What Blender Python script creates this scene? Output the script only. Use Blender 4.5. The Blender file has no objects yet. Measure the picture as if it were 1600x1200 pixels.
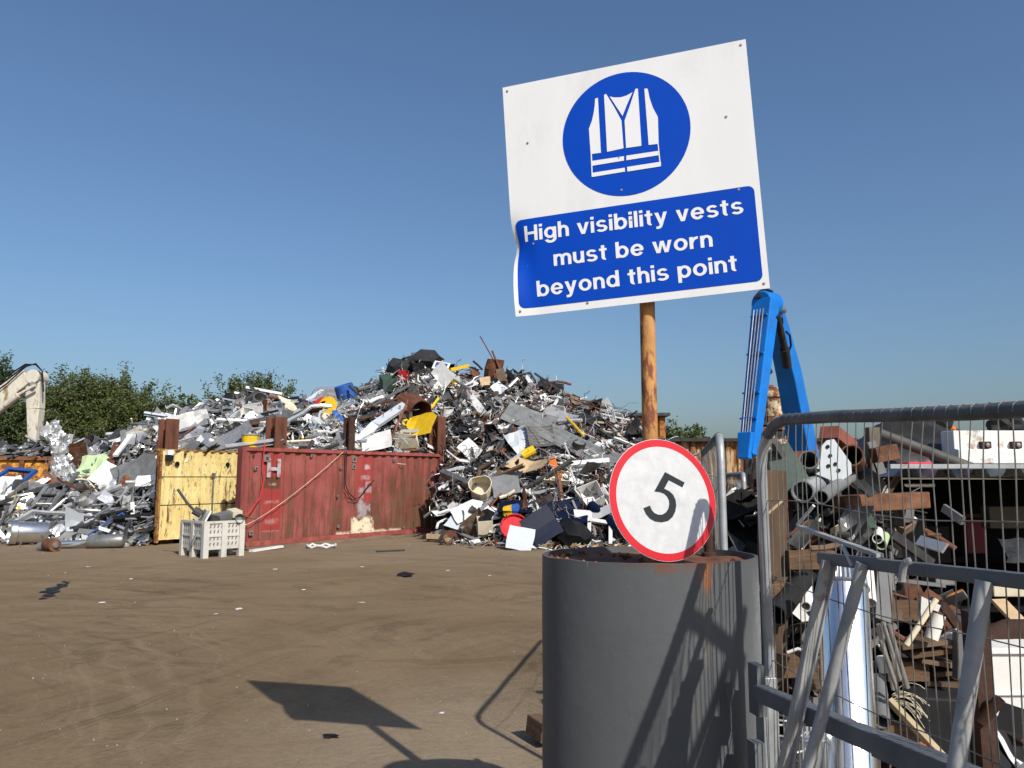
import bpy, bmesh, math, random
import numpy as np
from mathutils import Vector, Matrix, Euler, noise

rng = random.Random(11)
S = bpy.context.scene
R = math.radians
PI = math.pi

# ------------------------------------------------------------------ camera
CAM_H = 1.70
PITCH = math.atan(146 / 1200)
cd = bpy.data.cameras.new("camera")
cam = bpy.data.objects.new("camera", cd)
S.collection.objects.link(cam)
cam.location = (0, 0, CAM_H)
cam.rotation_euler = (R(90) + PITCH, 0, 0)
cd.sensor_width = 36
cd.lens = 27.0
cd.clip_start = 0.05
cd.clip_end = 3000
S.camera = cam

# ------------------------------------------------------------------ sky and sun
SUN_EL = 38.3
SUN_TO = Vector((0.52, -0.855, 0)).normalized()
w = bpy.data.worlds.new("World")
S.world = w
w.use_nodes = True
wt = w.node_tree
sky = wt.nodes.new("ShaderNodeTexSky")
sky.sky_type = 'NISHITA'
sky.sun_disc = False
sky.sun_elevation = R(SUN_EL)
sky.sun_rotation = math.atan2(SUN_TO.x, SUN_TO.y)
sky.air_density = 1.2
sky.dust_density = 2.4
sky.ozone_density = 7.0
wt.links.new(sky.outputs[0], wt.nodes["Background"].inputs[0])
wt.nodes["Background"].inputs[1].default_value = 0.118
sl = bpy.data.lights.new("sun", 'SUN')
sl.energy = 5.0
sl.angle = R(0.53)
sl.color = (1.0, 0.95, 0.87)
sun = bpy.data.objects.new("sun", sl)
S.collection.objects.link(sun)
to = SUN_TO * math.cos(R(SUN_EL)) + Vector((0, 0, math.sin(R(SUN_EL))))
sun.rotation_euler = (-to).to_track_quat('-Z', 'Y').to_euler()
sun.location = (8, -12, 12)
S.view_settings.view_transform = 'Standard'
S.view_settings.look = 'None'
S.view_settings.exposure = 0.0
S.view_settings.gamma = 1.0
S.cycles.max_bounces = 6

# ------------------------------------------------------------------ pixel geometry (photo of 1600x1200)
_c, _s = math.cos(PITCH), math.sin(PITCH)
CAMP = Vector((0, 0, CAM_H))
def ray(px, py):
    u = (px - 800) / 1200.0
    v = (600 - py) / 1200.0
    return Vector((u, _c - v * _s, v * _c + _s))
def P(px, py, Y):
    r = ray(px, py)
    return CAMP + r * (Y / r.y)
def G(px, py, z=0.0):
    r = ray(px, py)
    return CAMP + r * ((z - CAM_H) / r.z)
def pix(p):
    d = Vector(p) - CAMP
    fw = d.y * _c + d.z * _s
    up = -d.y * _s + d.z * _c
    return 800 + 1200 * d.x / fw, 600 - 1200 * up / fw

# ------------------------------------------------------------------ materials
def nn(t, kind, ins=None, **props):
    n = t.nodes.new(kind)
    for k, v in props.items():
        setattr(n, k, v)
    for k, v in (ins or {}).items():
        if hasattr(v, 'is_output') or isinstance(v, bpy.types.NodeSocket):
            t.links.new(v, n.inputs[k])
        else:
            n.inputs[k].default_value = v
    return n
def c4(c):
    return (c[0], c[1], c[2], 1.0)
def math_(t, op, a, b=None, clamp=False):
    ins = {0: a}
    if b is not None:
        ins[1] = b
    return nn(t, "ShaderNodeMath", ins, operation=op, use_clamp=clamp).outputs[0]
def mix_(t, f, a, b, blend='MIX'):
    n = t.nodes.new("ShaderNodeMix")
    n.data_type = 'RGBA'
    n.blend_type = blend
    for idx, v in ((0, f), (6, a), (7, b)):
        if isinstance(v, bpy.types.NodeSocket):
            t.links.new(v, n.inputs[idx])
        else:
            n.inputs[idx].default_value = v if idx == 0 else c4(v)
    return n.outputs[2]
def noise_(t, vec, scale, detail=4, rough=0.6, dist=0.0):
    return nn(t, "ShaderNodeTexNoise", {'Vector': vec, 'Scale': scale, 'Detail': detail, 'Roughness': rough, 'Distortion': dist}).outputs[0]
def ramp_(t, f, lo, hi):
    return nn(t, "ShaderNodeMapRange", {0: f, 1: lo, 2: hi, 3: 0.0, 4: 1.0}, clamp=True).outputs[0]
def map_(t, vec, scale=(1, 1, 1), loc=(0, 0, 0), rot=(0, 0, 0)):
    return nn(t, "ShaderNodeMapping", {'Vector': vec, 'Scale': scale, 'Location': loc, 'Rotation': rot}).outputs[0]
def new_mat(name):
    m = bpy.data.materials.new(name)
    m.use_nodes = True
    t = m.node_tree
    return m, t, t.nodes["Principled BSDF"]
MATS = {}
def mat(name, col, rough=0.6, metal=0.0, var=0.25, vs=6.0, rust=0.0, rcol=(0.16, 0.06, 0.025), rs=5.0,
        bump=0.0, bs=30.0, tone=0.0, stretch=(1, 1, 1), dirt=0.0):
    if name in MATS:
        return MATS[name]
    m, t, b = new_mat(name)
    tc = nn(t, "ShaderNodeTexCoord").outputs['Object']
    vec = map_(t, tc, stretch)
    n1 = noise_(t, vec, vs, 5)
    lo = tuple(x * (1 - var) for x in col)
    hi = tuple(min(1, x * (1 + var)) for x in col)
    c = mix_(t, ramp_(t, n1, 0.3, 0.7), lo, hi)
    if tone:
        at = nn(t, "ShaderNodeAttribute", attribute_name="tone").outputs['Fac']
        rd = nn(t, "ShaderNodeObjectInfo").outputs['Random']
        f = math_(t, 'FRACT', math_(t, 'ADD', at, rd))
        k = math_(t, 'ADD', math_(t, 'MULTIPLY', f, 2 * tone), 1 - tone)
        kk = nn(t, "ShaderNodeCombineColor", {0: k, 1: k, 2: k}).outputs[0]
        c = mix_(t, 1.0, c, kk, 'MULTIPLY')
    if dirt:
        n3 = noise_(t, vec, vs * 0.6, 6, 0.7)
        c = mix_(t, math_(t, 'MULTIPLY', ramp_(t, n3, 0.5, 0.72), dirt), c, (0.07, 0.055, 0.04))
    b.inputs['Specular IOR Level'].default_value = 0.5 if metal > .3 else (0.3 if rough < .45 else 0.15)
    rg = rough
    mt = metal
    if rust:
        n2 = noise_(t, vec, rs, 8, 0.68)
        k = ramp_(t, n2, 0.66 - 0.36 * rust, 0.74 - 0.36 * rust)
        n4 = noise_(t, vec, rs * 4, 4)
        rc = mix_(t, n4, tuple(x * 0.5 for x in rcol), tuple(min(1, x * 1.6) for x in rcol))
        c = mix_(t, k, c, rc)
        rg = math_(t, 'ADD', math_(t, 'MULTIPLY', k, 0.85 - rough), rough)
        mt = math_(t, 'MULTIPLY', math_(t, 'SUBTRACT', 1.0, k), metal)
    t.links.new(c, b.inputs['Base Color'])
    for key, v in (('Roughness', rg), ('Metallic', mt)):
        if isinstance(v, bpy.types.NodeSocket):
            t.links.new(v, b.inputs[key])
        else:
            b.inputs[key].default_value = v
    if bump:
        nb = noise_(t, vec, bs, 5, 0.65)
        bp = nn(t, "ShaderNodeBump", {'Height': nb, 'Strength': bump, 'Distance': 0.02}).outputs[0]
        t.links.new(bp, b.inputs['Normal'])
    MATS[name] = m
    return m

M = {}
M['galv'] = mat('galvanised_tube', (0.34, 0.355, 0.36), 0.45, 0.35, 0.22, 9, rust=0.16, bump=0.08)
M['galv_dark'] = mat('grey_painted_steel', (0.15, 0.16, 0.168), 0.5, 0.2, 0.2, 7, rust=0.08, bump=0.1)
M['bar_grey'] = mat('weathered_grey_tube', (0.33, 0.335, 0.33), 0.55, 0.15, 0.22, 9, rust=0.05, bump=0.1)
M['wire'] = mat('dull_wire', (0.20, 0.19, 0.17), 0.5, 0.4, 0.3, 14, rust=0.25)
M['sign_white'] = mat('sign_white', (0.74, 0.74, 0.735), 0.38, 0, 0.03, 5, dirt=0.14, stretch=(1, 1, .35))
M['sign_blue'] = mat('sign_blue', (0.001, 0.055, 0.43), 0.46, 0, 0.06, 3)
M['letter'] = mat('letter_white', (0.76, 0.76, 0.76), 0.35, 0, 0.02)
M['alu_back'] = mat('aluminium_sheet', (0.55, 0.55, 0.56), 0.4, 0.8, 0.1)
M['pole'] = mat('rusty_yellow_pole', (0.47, 0.235, 0.085), 0.7, 0, 0.35, 9, rust=0.44, rcol=(0.19, 0.07, 0.038), rs=24, bump=0.3, bs=40, stretch=(1, 1, 0.35))
M['red_ring'] = mat('red_reflective', (0.50, 0.014, 0.022), 0.35, 0, 0.12, 10)
M['face5'] = mat('white_reflective', (0.50, 0.505, 0.505), 0.5, 0, 0.09, 26, dirt=0.12)
M['black_ink'] = mat('black_ink', (0.022, 0.026, 0.03), 0.5, 0, 0.15)
M['rust'] = mat('rust_brown', (0.14, 0.062, 0.036), 0.85, 0, 0.5, 7, bump=0.3, tone=0.35)
M['rust_post'] = mat('rust_column', (0.12, 0.05, 0.032), 0.85, 0, 0.45, 5, bump=0.3, stretch=(1, 1, 0.3))
M['rust_orange'] = mat('orange_rust', (0.42, 0.17, 0.045), 0.8, 0, 0.35, 4, rust=0.5, rs=4)
# scrap materials
T = 0.4
M['alu'] = mat('scrap_aluminium', (0.56, 0.555, 0.54), 0.28, 0.65, 0.2, 5, tone=0.5, bump=0.25, bs=12, dirt=0.25)
M['steel'] = mat('scrap_steel', (0.28, 0.275, 0.265), 0.36, 0.55, 0.25, 5, tone=T, bump=0.12, bs=14, dirt=0.3)
M['white'] = mat('scrap_white_paint', (0.66, 0.65, 0.62), 0.5, 0, 0.12, 4, tone=0.16, dirt=0.3)
M['cream'] = mat('scrap_cream_paint', (0.62, 0.55, 0.40), 0.55, 0, 0.15, 4, tone=0.2, dirt=0.35)
M['grey'] = mat('scrap_grey_paint', (0.20, 0.205, 0.205), 0.55, 0.1, 0.25, 4, tone=T, dirt=0.3)
M['shed_shade'] = mat('shade_black', (0.008, 0.008, 0.008), 0.9, 0, .3)  # near-black colour stands in for the deep shade inside the shed
M['dark'] = mat('scrap_black_plastic', (0.014, 0.014, 0.015), 0.5, 0, 0.3, 5, tone=0.5)
M['char'] = mat('scrap_charcoal', (0.042, 0.042, 0.043), 0.6, 0, 0.3, 5, tone=0.5)
M['blue'] = mat('scrap_blue_paint', (0.03, 0.09, 0.30), 0.45, 0, 0.2, 5, tone=0.3)
M['navy'] = mat('scrap_navy_paint', (0.002, 0.006, 0.022), 0.5, 0, 0.2, 4)
M['yellow'] = mat('scrap_yellow_paint', (0.75, 0.47, 0.02), 0.5, 0, 0.15, 5, tone=0.12, dirt=0.25)
M['red'] = mat('scrap_red_paint', (0.45, 0.03, 0.035), 0.5, 0, 0.2, 5, tone=0.3, dirt=0.2)
M['orange'] = mat('scrap_orange_paint', (0.60, 0.15, 0.03), 0.55, 0, 0.2, 5, tone=0.2)
M['green'] = mat('scrap_pale_green', (0.42, 0.53, 0.30), 0.6, 0, 0.12, 4, dirt=0.25)
M['dkgreen'] = mat('scrap_dark_green', (0.045, 0.075, 0.055), 0.5, 0, 0.25, 5)
M['brown'] = mat('scrap_brown_board', (0.13, 0.088, 0.058), 0.8, 0, 0.35, 5, tone=0.4)
M['tan'] = mat('scrap_tan_board', (0.47, 0.34, 0.20), 0.75, 0, 0.25, 5, tone=0.3)
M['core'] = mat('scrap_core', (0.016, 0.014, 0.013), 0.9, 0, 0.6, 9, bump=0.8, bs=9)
M['lightgrey'] = mat('pale_grey_panel', (0.50, 0.53, 0.56), 0.45, 0.1, 0.08, 4, dirt=0.15)
M['chrome'] = mat('polished_flue', (0.92, 0.93, 0.95), 0.27, 1.0, 0.04, 4, bump=0.16, bs=7, stretch=(1, 1, .2))
M['inox'] = mat('stainless_pot', (0.62, 0.62, 0.62), 0.27, 0.9, 0.12, 6)
M['pvc'] = mat('white_pvc', (0.72, 0.70, 0.64), 0.5, 0, 0.1, 8, dirt=0.3)
M['timber'] = mat('old_timber', (0.14, 0.083, 0.048), 0.85, 0, 0.45, 9, stretch=(.5, 2, 3), bump=0.4, dirt=0.5)
M['rubber'] = mat('black_sheeting', (0.03, 0.028, 0.026), 0.42, 0, 0.3, 6, bump=0.3, bs=8)
M['rustbeam'] = mat('rusty_beam', (0.15, 0.072, 0.042), 0.85, 0, 0.45, 10, bump=0.4, bs=40)
M['darkrust'] = mat('dark_rust_column', (0.055, 0.03, 0.022), 0.8, 0, 0.4, 6, bump=0.3)
M['pale_steel'] = mat('pale_sheet', (0.55, 0.58, 0.60), 0.45, 0.2, 0.08, 6, dirt=0.2)
M['white_rust'] = mat('white_paint_rusting', (0.68, 0.67, 0.63), 0.5, 0, 0.08, 4, rust=0.2, rcol=(0.2, 0.09, 0.03), rs=3.5)
M['skip_orange'] = mat('skip_orange_rust', (0.62, 0.30, 0.05), 0.7, 0, 0.3, 4, rust=0.52, rcol=(0.15, 0.055, 0.025), rs=2.6)
M['arm_white'] = mat('dirty_white_arm', (0.58, 0.54, 0.45), 0.5, 0, 0.12, 3, rust=0.34, rcol=(0.22, 0.15, 0.08), rs=3.0, dirt=0.35, stretch=(1, 1, 0.4))
M['crane_blue'] = mat('crane_blue', (0.006, 0.165, 0.56), 0.36, 0, 0.12, 2, dirt=0.22, rust=0.05)
M['black'] = mat('black_hose', (0.015, 0.015, 0.016), 0.5, 0, 0.2)
M['crate'] = mat('pale_crate_plastic', (0.50, 0.48, 0.43), 0.6, 0, 0.08, 5, dirt=0.3)
M['crate_shadow'] = mat('crate_dark_slot', (0.16, 0.15, 0.14), 0.8)
M['rope'] = mat('tan_rope', (0.55, 0.38, 0.27), 0.8)
M['glass'] = mat('dark_cab_glass', (0.02, 0.025, 0.03), 0.1)
M['shed_clad'] = mat('rust_cladding', (0.30, 0.14, 0.06), 0.8, 0, 0.4, 3, rust=0.3, stretch=(1, 1, 0.2))
M['dirt_plinth'] = mat('dirt_bank', (0.17, 0.125, 0.085), 0.95, 0, 0.3, 3, bump=0.6, bs=12)

# ------------------------------------------------------------------ mesh building
class MB:
    """Collects geometry in world space; build() links it as one mesh object."""
    def __init__(self):
        self.v = []; self.f = []; self.m = []; self.t = []
    def add(self, vs, fs, mi=0, tone=0.0, mtx=None):
        o = len(self.v)
        if mtx is not None:
            vs = [mtx @ Vector(p) for p in vs]
        self.v.extend([tuple(p) for p in vs])
        self.f.extend([tuple(i + o for i in f) for f in fs])
        self.m.extend([mi] * len(fs))
        self.t.extend([tone] * len(fs))
        return self
    def box(self, c, size, rot=None, mi=0, taper=None, tone=0.0):
        sx, sy, sz = (s / 2 for s in size)
        k = taper or 1.0
        vs = [(-sx, -sy, -sz), (sx, -sy, -sz), (sx, sy, -sz), (-sx, sy, -sz),
              (-sx * k, -sy * k, sz), (sx * k, -sy * k, sz), (sx * k, sy * k, sz), (-sx * k, sy * k, sz)]
        fs = [(0, 3, 2, 1), (4, 5, 6, 7), (0, 1, 5, 4), (1, 2, 6, 5), (2, 3, 7, 6), (3, 0, 4, 7)]
        mt = Matrix.Translation(Vector(c))
        if rot is not None:
            mt = mt @ (rot.to_matrix().to_4x4() if isinstance(rot, Euler) else rot.to_4x4())
        return self.add(vs, fs, mi, tone, mt)
    def bar(self, a, b, wx, wy, up=(0, 0, 1), mi=0, k=1.0):
        """rectangular bar from a to b; wx across, wy along 'up'; k scales the far end"""
        a = Vector(a); b = Vector(b); d = b - a
        z = d.normalized()
        x = z.cross(Vector(up))
        if x.length < 1e-4:
            x = z.cross(Vector((0, 1, 0)))
        x.normalize(); y = x.cross(z).normalized()
        vs = []
        for p, s in ((a, 1.0), (b, k)):
            for q, r in ((-1, -1), (1, -1), (1, 1), (-1, 1)):
                vs.append(p + x * (q * wx / 2 * s) + y * (r * wy / 2 * s))
        return self.add(vs, [(0, 3, 2, 1), (4, 5, 6, 7), (0, 1, 5, 4), (1, 2, 6, 5), (2, 3, 7, 6), (3, 0, 4, 7)], mi)
    def tube(self, pts, r, n=8, cap=True, mi=0, closed=False, tone=0.0, hollow=0.0):
        pts = [Vector(p) for p in pts]
        N = len(pts)
        rs = r if isinstance(r, (list, tuple)) else [r] * N
        vs = []; fs = []
        prev = None
        rows = []
        for i, p in enumerate(pts):
            if closed:
                d = pts[(i + 1) % N] - pts[i - 1]
            else:
                d = pts[min(i + 1, N - 1)] - pts[max(i - 1, 0)]
            d = d.normalized() if d.length > 1e-9 else Vector((0, 0, 1))
            if prev is None:
                x = d.orthogonal().normalized()
            else:
                x = prev - d * prev.dot(d)
                x = x.normalized() if x.length > 1e-6 else d.orthogonal().normalized()
            prev = x
            y = d.cross(x)
            row = []
            for k in range(n):
                a = 2 * PI * k / n
                row.append(len(vs)); vs.append(p + (x * math.cos(a) + y * math.sin(a)) * rs[i])
            rows.append(row)
        pairs = list(zip(rows, rows[1:])) + ([(rows[-1], rows[0])] if closed else [])
        for A, B in pairs:
            for k in range(n):
                fs.append((A[k], A[(k + 1) % n], B[(k + 1) % n], B[k]))
        if not closed and cap:
            if hollow:
                for row, p, q in ((rows[0], pts[0], pts[1]), (rows[-1], pts[-1], pts[-2])):
                    inn = []; deep = []
                    dv = (q - p).normalized() * min((q - p).length * .8, rs[0] * 6)
                    for k in row:
                        inn.append(len(vs)); vs.append(p + (Vector(vs[k]) - p) * hollow)
                    for k in inn:
                        deep.append(len(vs)); vs.append(Vector(vs[k]) + dv)
                    for k in range(n):
                        k2 = (k + 1) % n
                        fs.append((row[k], row[k2], inn[k2], inn[k]))
                        fs.append((inn[k], inn[k2], deep[k2], deep[k]))
                    fs.append(tuple(deep))
            else:
                fs.append(tuple(reversed(rows[0]))); fs.append(tuple(rows[-1]))
        return self.add(vs, fs, mi, tone)
    def lathe(self, prof, base, axis=(0, 0, 1), n=24, mi=0):
        """prof: (radius, height) along axis from base"""
        z = Vector(axis).normalized(); x = z.orthogonal().normalized(); y = z.cross(x)
        vs = []; fs = []; base = Vector(base)
        for r, h in prof:
            for k in range(n):
                a = 2 * PI * k / n
                vs.append(base + z * h + (x * math.cos(a) + y * math.sin(a)) * max(r, 1e-4))
        for i in range(len(prof) - 1):
            for k in range(n):
                k2 = (k + 1) % n
                fs.append((i * n + k, i * n + k2, (i + 1) * n + k2, (i + 1) * n + k))
        return self.add(vs, fs, mi)
    def prism(self, poly, org, ex, ey, ez, mi=0):
        """polygon (2-D, in ex/ey) extruded along vector ez"""
        org = Vector(org); ex = Vector(ex); ey = Vector(ey); ez = Vector(ez)
        n = len(poly)
        vs = [org + ex * a + ey * b for a, b in poly] + [org + ex * a + ey * b + ez for a, b in poly]
        fs = [tuple(range(n - 1, -1, -1)), tuple(range(n, 2 * n))]
        fs += [(i, (i + 1) % n, n + (i + 1) % n, n + i) for i in range(n)]
        return self.add(vs, fs, mi)
    def grid(self, fn, nu, nv, mi=0, tone=0.0):
        vs = [fn(i / nu, j / nv) for j in range(nv + 1) for i in range(nu + 1)]
        fs = [(j * (nu + 1) + i, j * (nu + 1) + i + 1, (j + 1) * (nu + 1) + i + 1, (j + 1) * (nu + 1) + i)
              for j in range(nv) for i in range(nu)]
        return self.add(vs, fs, mi, tone)
    def build(self, name, mats, parent=None, loc=None, smooth=False, bevel=0.0, tone=False, angle=40):
        if not isinstance(mats, (list, tuple)):
            mats = [mats]
        if parent is not None:
            o0 = world_loc(parent)
        elif loc is not None:
            o0 = Vector(loc)
        else:
            xs = np.array(self.v)
            o0 = Vector((float(xs[:, 0].mean()), float(xs[:, 1].mean()), float(xs[:, 2].min())))
        me = bpy.data.meshes.new(name)
        me.from_pydata([(a - o0.x, b - o0.y, c - o0.z) for a, b, c in self.v], [], self.f)
        for mt in mats:
            me.materials.append(mt)
        if len(mats) > 1:
            me.polygons.foreach_set('material_index', self.m)
        if tone:
            at = me.attributes.new('tone', 'FLOAT', 'FACE')
            at.data.foreach_set('value', self.t)
        bm = bmesh.new(); bm.from_mesh(me)
        bmesh.ops.recalc_face_normals(bm, faces=bm.faces)
        bm.to_mesh(me); bm.free()
        if smooth:
            me.polygons.foreach_set('use_smooth', [True] * len(me.polygons))
            me.set_sharp_from_angle(angle=R(angle))
        o = bpy.data.objects.new(name, me)
        S.collection.objects.link(o)
        if parent is not None:
            o.parent = parent
        else:
            o.location = o0
        if bevel:
            bv = o.modifiers.new('bevel', 'BEVEL'); bv.width = bevel; bv.segments = 2; bv.limit_method = 'ANGLE'
        return o

def world_loc(o):
    v = Vector(o.location)
    while o.parent is not None:
        o = o.parent; v += Vector(o.location)
    return v
def tag(o, label, cat, group=None):
    o['label'] = label; o['category'] = cat; o['kind'] = 'thing'
    if group:
        o['group'] = group
    return o
def thing(name, label, cat, loc, group=None):
    o = bpy.data.objects.new(name, None)
    o.empty_display_size = 0.2
    S.collection.objects.link(o)
    o.location = loc
    return tag(o, label, cat, group)
def struct(o, kind='structure'):
    o['kind'] = kind
    return o
def arc(c, r, a0, a1, n, ex, ey):
    c = Vector(c); ex = Vector(ex); ey = Vector(ey)
    return [c + ex * (r * math.cos(a0 + (a1 - a0) * i / n)) + ey * (r * math.sin(a0 + (a1 - a0) * i / n)) for i in range(n + 1)]
def lerp_tab(tab, x, k):
    if x <= tab[0][0]:
        return tab[0][k]
    for a, b in zip(tab, tab[1:]):
        if x <= b[0]:
            return a[k] + (b[k] - a[k]) * (x - a[0]) / max(1e-6, b[0] - a[0])
    return tab[-1][k]
# ------------------------------------------------------------------ ground
def ground_mat():
    m, t, b = new_mat("yard_dirt")
    tc = nn(t, "ShaderNodeTexCoord").outputs['Object']
    # warp the plane gently so that no streak runs dead straight
    wn = nn(t, "ShaderNodeTexNoise", {'Vector': tc, 'Scale': 0.16, 'Detail': 3.0}).outputs['Color']
    wv = nn(t, "ShaderNodeVectorMath", {0: wn, 1: (.5, .5, .5)}, operation='SUBTRACT').outputs[0]
    wv = nn(t, "ShaderNodeVectorMath", {0: wv, 1: (6, 6, 0)}, operation='MULTIPLY').outputs[0]
    tw = nn(t, "ShaderNodeVectorMath", {0: tc, 1: wv}, operation='ADD').outputs[0]
    big = noise_(t, tc, 0.25, 6, 0.62, 0.4)
    c = mix_(t, ramp_(t, big, 0.34, 0.66), (0.168, 0.117, 0.067), (0.238, 0.171, 0.103))
    hue = noise_(t, tw, 0.5, 5, 0.6)
    c = mix_(t, math_(t, 'MULTIPLY', ramp_(t, hue, 0.5, 0.7), 0.45), c, (0.178, 0.132, 0.080))
    def arcs(cx, cy, freq, wid, lo, hi, col, amt, c):
        """many fine concentric wheel marks about one turning point, broken up by noise"""
        dv = nn(t, "ShaderNodeVectorMath", {0: tc, 1: (cx, cy, 0)}, operation='DISTANCE').outputs['Value']
        wob = math_(t, 'MULTIPLY', noise_(t, tc, 0.35, 3), 1.6)
        q = nn(t, "ShaderNodeCombineXYZ", {0: math_(t, 'MULTIPLY', math_(t, 'ADD', dv, wob), freq), 1: 0.0, 2: 0.0}).outputs[0]
        lines = noise_(t, q, 1.0, 5, 0.75)
        msk = ramp_(t, noise_(t, tc, wid, 5, 0.6), 0.44, 0.62)
        k = math_(t, 'MULTIPLY', ramp_(t, lines, lo, hi), msk)
        return mix_(t, math_(t, 'MULTIPLY', k, amt), c, col), k
    c, k1 = arcs(-14, -6, 2.2, 0.30, .50, .62, (0.085, 0.060, 0.038), .72, c)
    c, k2 = arcs(9, 2, 2.6, 0.42, .50, .62, (0.090, 0.063, 0.040), .72, c)
    c, k3 = arcs(-5, 34, 2.0, 0.25, .50, .62, (0.085, 0.059, 0.037), .68, c)
    c, k4 = arcs(-9.5, 3.2, 3.4, 0.45, .50, .60, (0.26, 0.195, 0.125), .55, c)
    c, k5 = arcs(5, 22, 3.0, 0.35, .52, .62, (0.26, 0.195, 0.125), .5, c)
    pt = noise_(t, tc, 1.1, 8, 0.72, 0.5)
    c = mix_(t, math_(t, 'MULTIPLY', ramp_(t, pt, 0.55, 0.66), 0.45), c, (0.075, 0.055, 0.036))
    sx = nn(t, "ShaderNodeSeparateXYZ", {0: tc})
    dust = ramp_(t, math_(t, 'ADD', sx.outputs[1], math_(t, 'MULTIPLY', noise_(t, tc, 0.5, 4), 5.0)), 16.0, 20.0)
    c = mix_(t, math_(t, 'MULTIPLY', dust, 0.35), c, (0.27, 0.215, 0.15))
    near = nn(t, "ShaderNodeVectorMath", {0: tc, 1: (-.1, 4.9, 0)}, operation='DISTANCE').outputs['Value']
    near = math_(t, 'SUBTRACT', 1.0, ramp_(t, math_(t, 'ADD', near, math_(t, 'MULTIPLY', noise_(t, tc, 1.3, 5), 2.4)), 1.4, 3.6))
    c = mix_(t, math_(t, 'MULTIPLY', near, 0.75), c, (0.32, 0.25, 0.175))
    fine = noise_(t, tc, 20, 8, 0.8)
    grit = noise_(t, tc, 90, 4, 0.7)
    fg = math_(t, 'ADD', math_(t, 'MULTIPLY', fine, 0.8), math_(t, 'MULTIPLY', grit, 0.5))
    c = mix_(t, 1.0, c, nn(t, "ShaderNodeCombineColor", {i: math_(t, 'ADD', math_(t, 'MULTIPLY', fg, 1.1), 0.32) for i in range(3)}).outputs[0], 'MULTIPLY')
    vo = nn(t, "ShaderNodeTexVoronoi", {'Vector': tc, 'Scale': 34.0}).outputs['Distance']
    st = nn(t, "ShaderNodeMapRange", {0: vo, 1: 0.16, 2: 0.10, 3: 0.0, 4: 1.0}, clamp=True).outputs[0]
    st = math_(t, 'MULTIPLY', st, ramp_(t, noise_(t, tc, 3.0, 4), .5, .62))
    c = mix_(t, math_(t, 'MULTIPLY', st, 0.35), c, (0.30, 0.25, 0.18))
    t.links.new(c, b.inputs['Base Color'])
    b.inputs['Roughness'].default_value = 0.95
    b.inputs['Specular IOR Level'].default_value = 0.05
    h = math_(t, 'ADD', math_(t, 'MULTIPLY', fg, 0.7), math_(t, 'MULTIPLY', pt, 1.2))
    for k in (k1, k2, k3): h = math_(t, 'ADD', h, math_(t, 'MULTIPLY', k, -.35))
    h = math_(t, 'ADD', h, math_(t, 'MULTIPLY', st, .5))
    bp = nn(t, "ShaderNodeBump", {'Height': h, 'Strength': 0.6, 'Distance': 0.05}).outputs[0]
    t.links.new(bp, b.inputs['Normal'])
    return m
gmb = MB()
gmb.grid(lambda u, v: ((u - .5) * 1600, -100 + v * 1600, 0), 8, 8)
struct(gmb.build('ground', ground_mat(), loc=(0, 0, 0)))

# small stones and crumbs lying about the yard
gv = MB()
r2 = random.Random(5)
for i in range(1100):
    y = 3.0 + 18 * r2.random() ** 1.3
    x = -0.75 * y + r2.random() * 0.9 * y
    s = 0.003 + 0.008 * r2.random() ** 3
    if r2.random() < .25 and y > 14: s *= 2
    rt = Euler((r2.random() * 3, r2.random() * 3, r2.random() * 3))
    gv.box((x, y, s * .35), (s * (1 + r2.random()), s, s * .8), rt, mi=r2.choice((0, 0, 1, 2)), taper=.6)
struct(gv.build('gravel', [mat('stone_grey', (0.26, 0.23, 0.20), 0.9), mat('stone_pale', (0.36, 0.31, 0.25), 0.9), mat('stone_dark', (0.09, 0.08, 0.07), 0.9)], loc=(0, 0, 0)), 'stuff')

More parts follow.
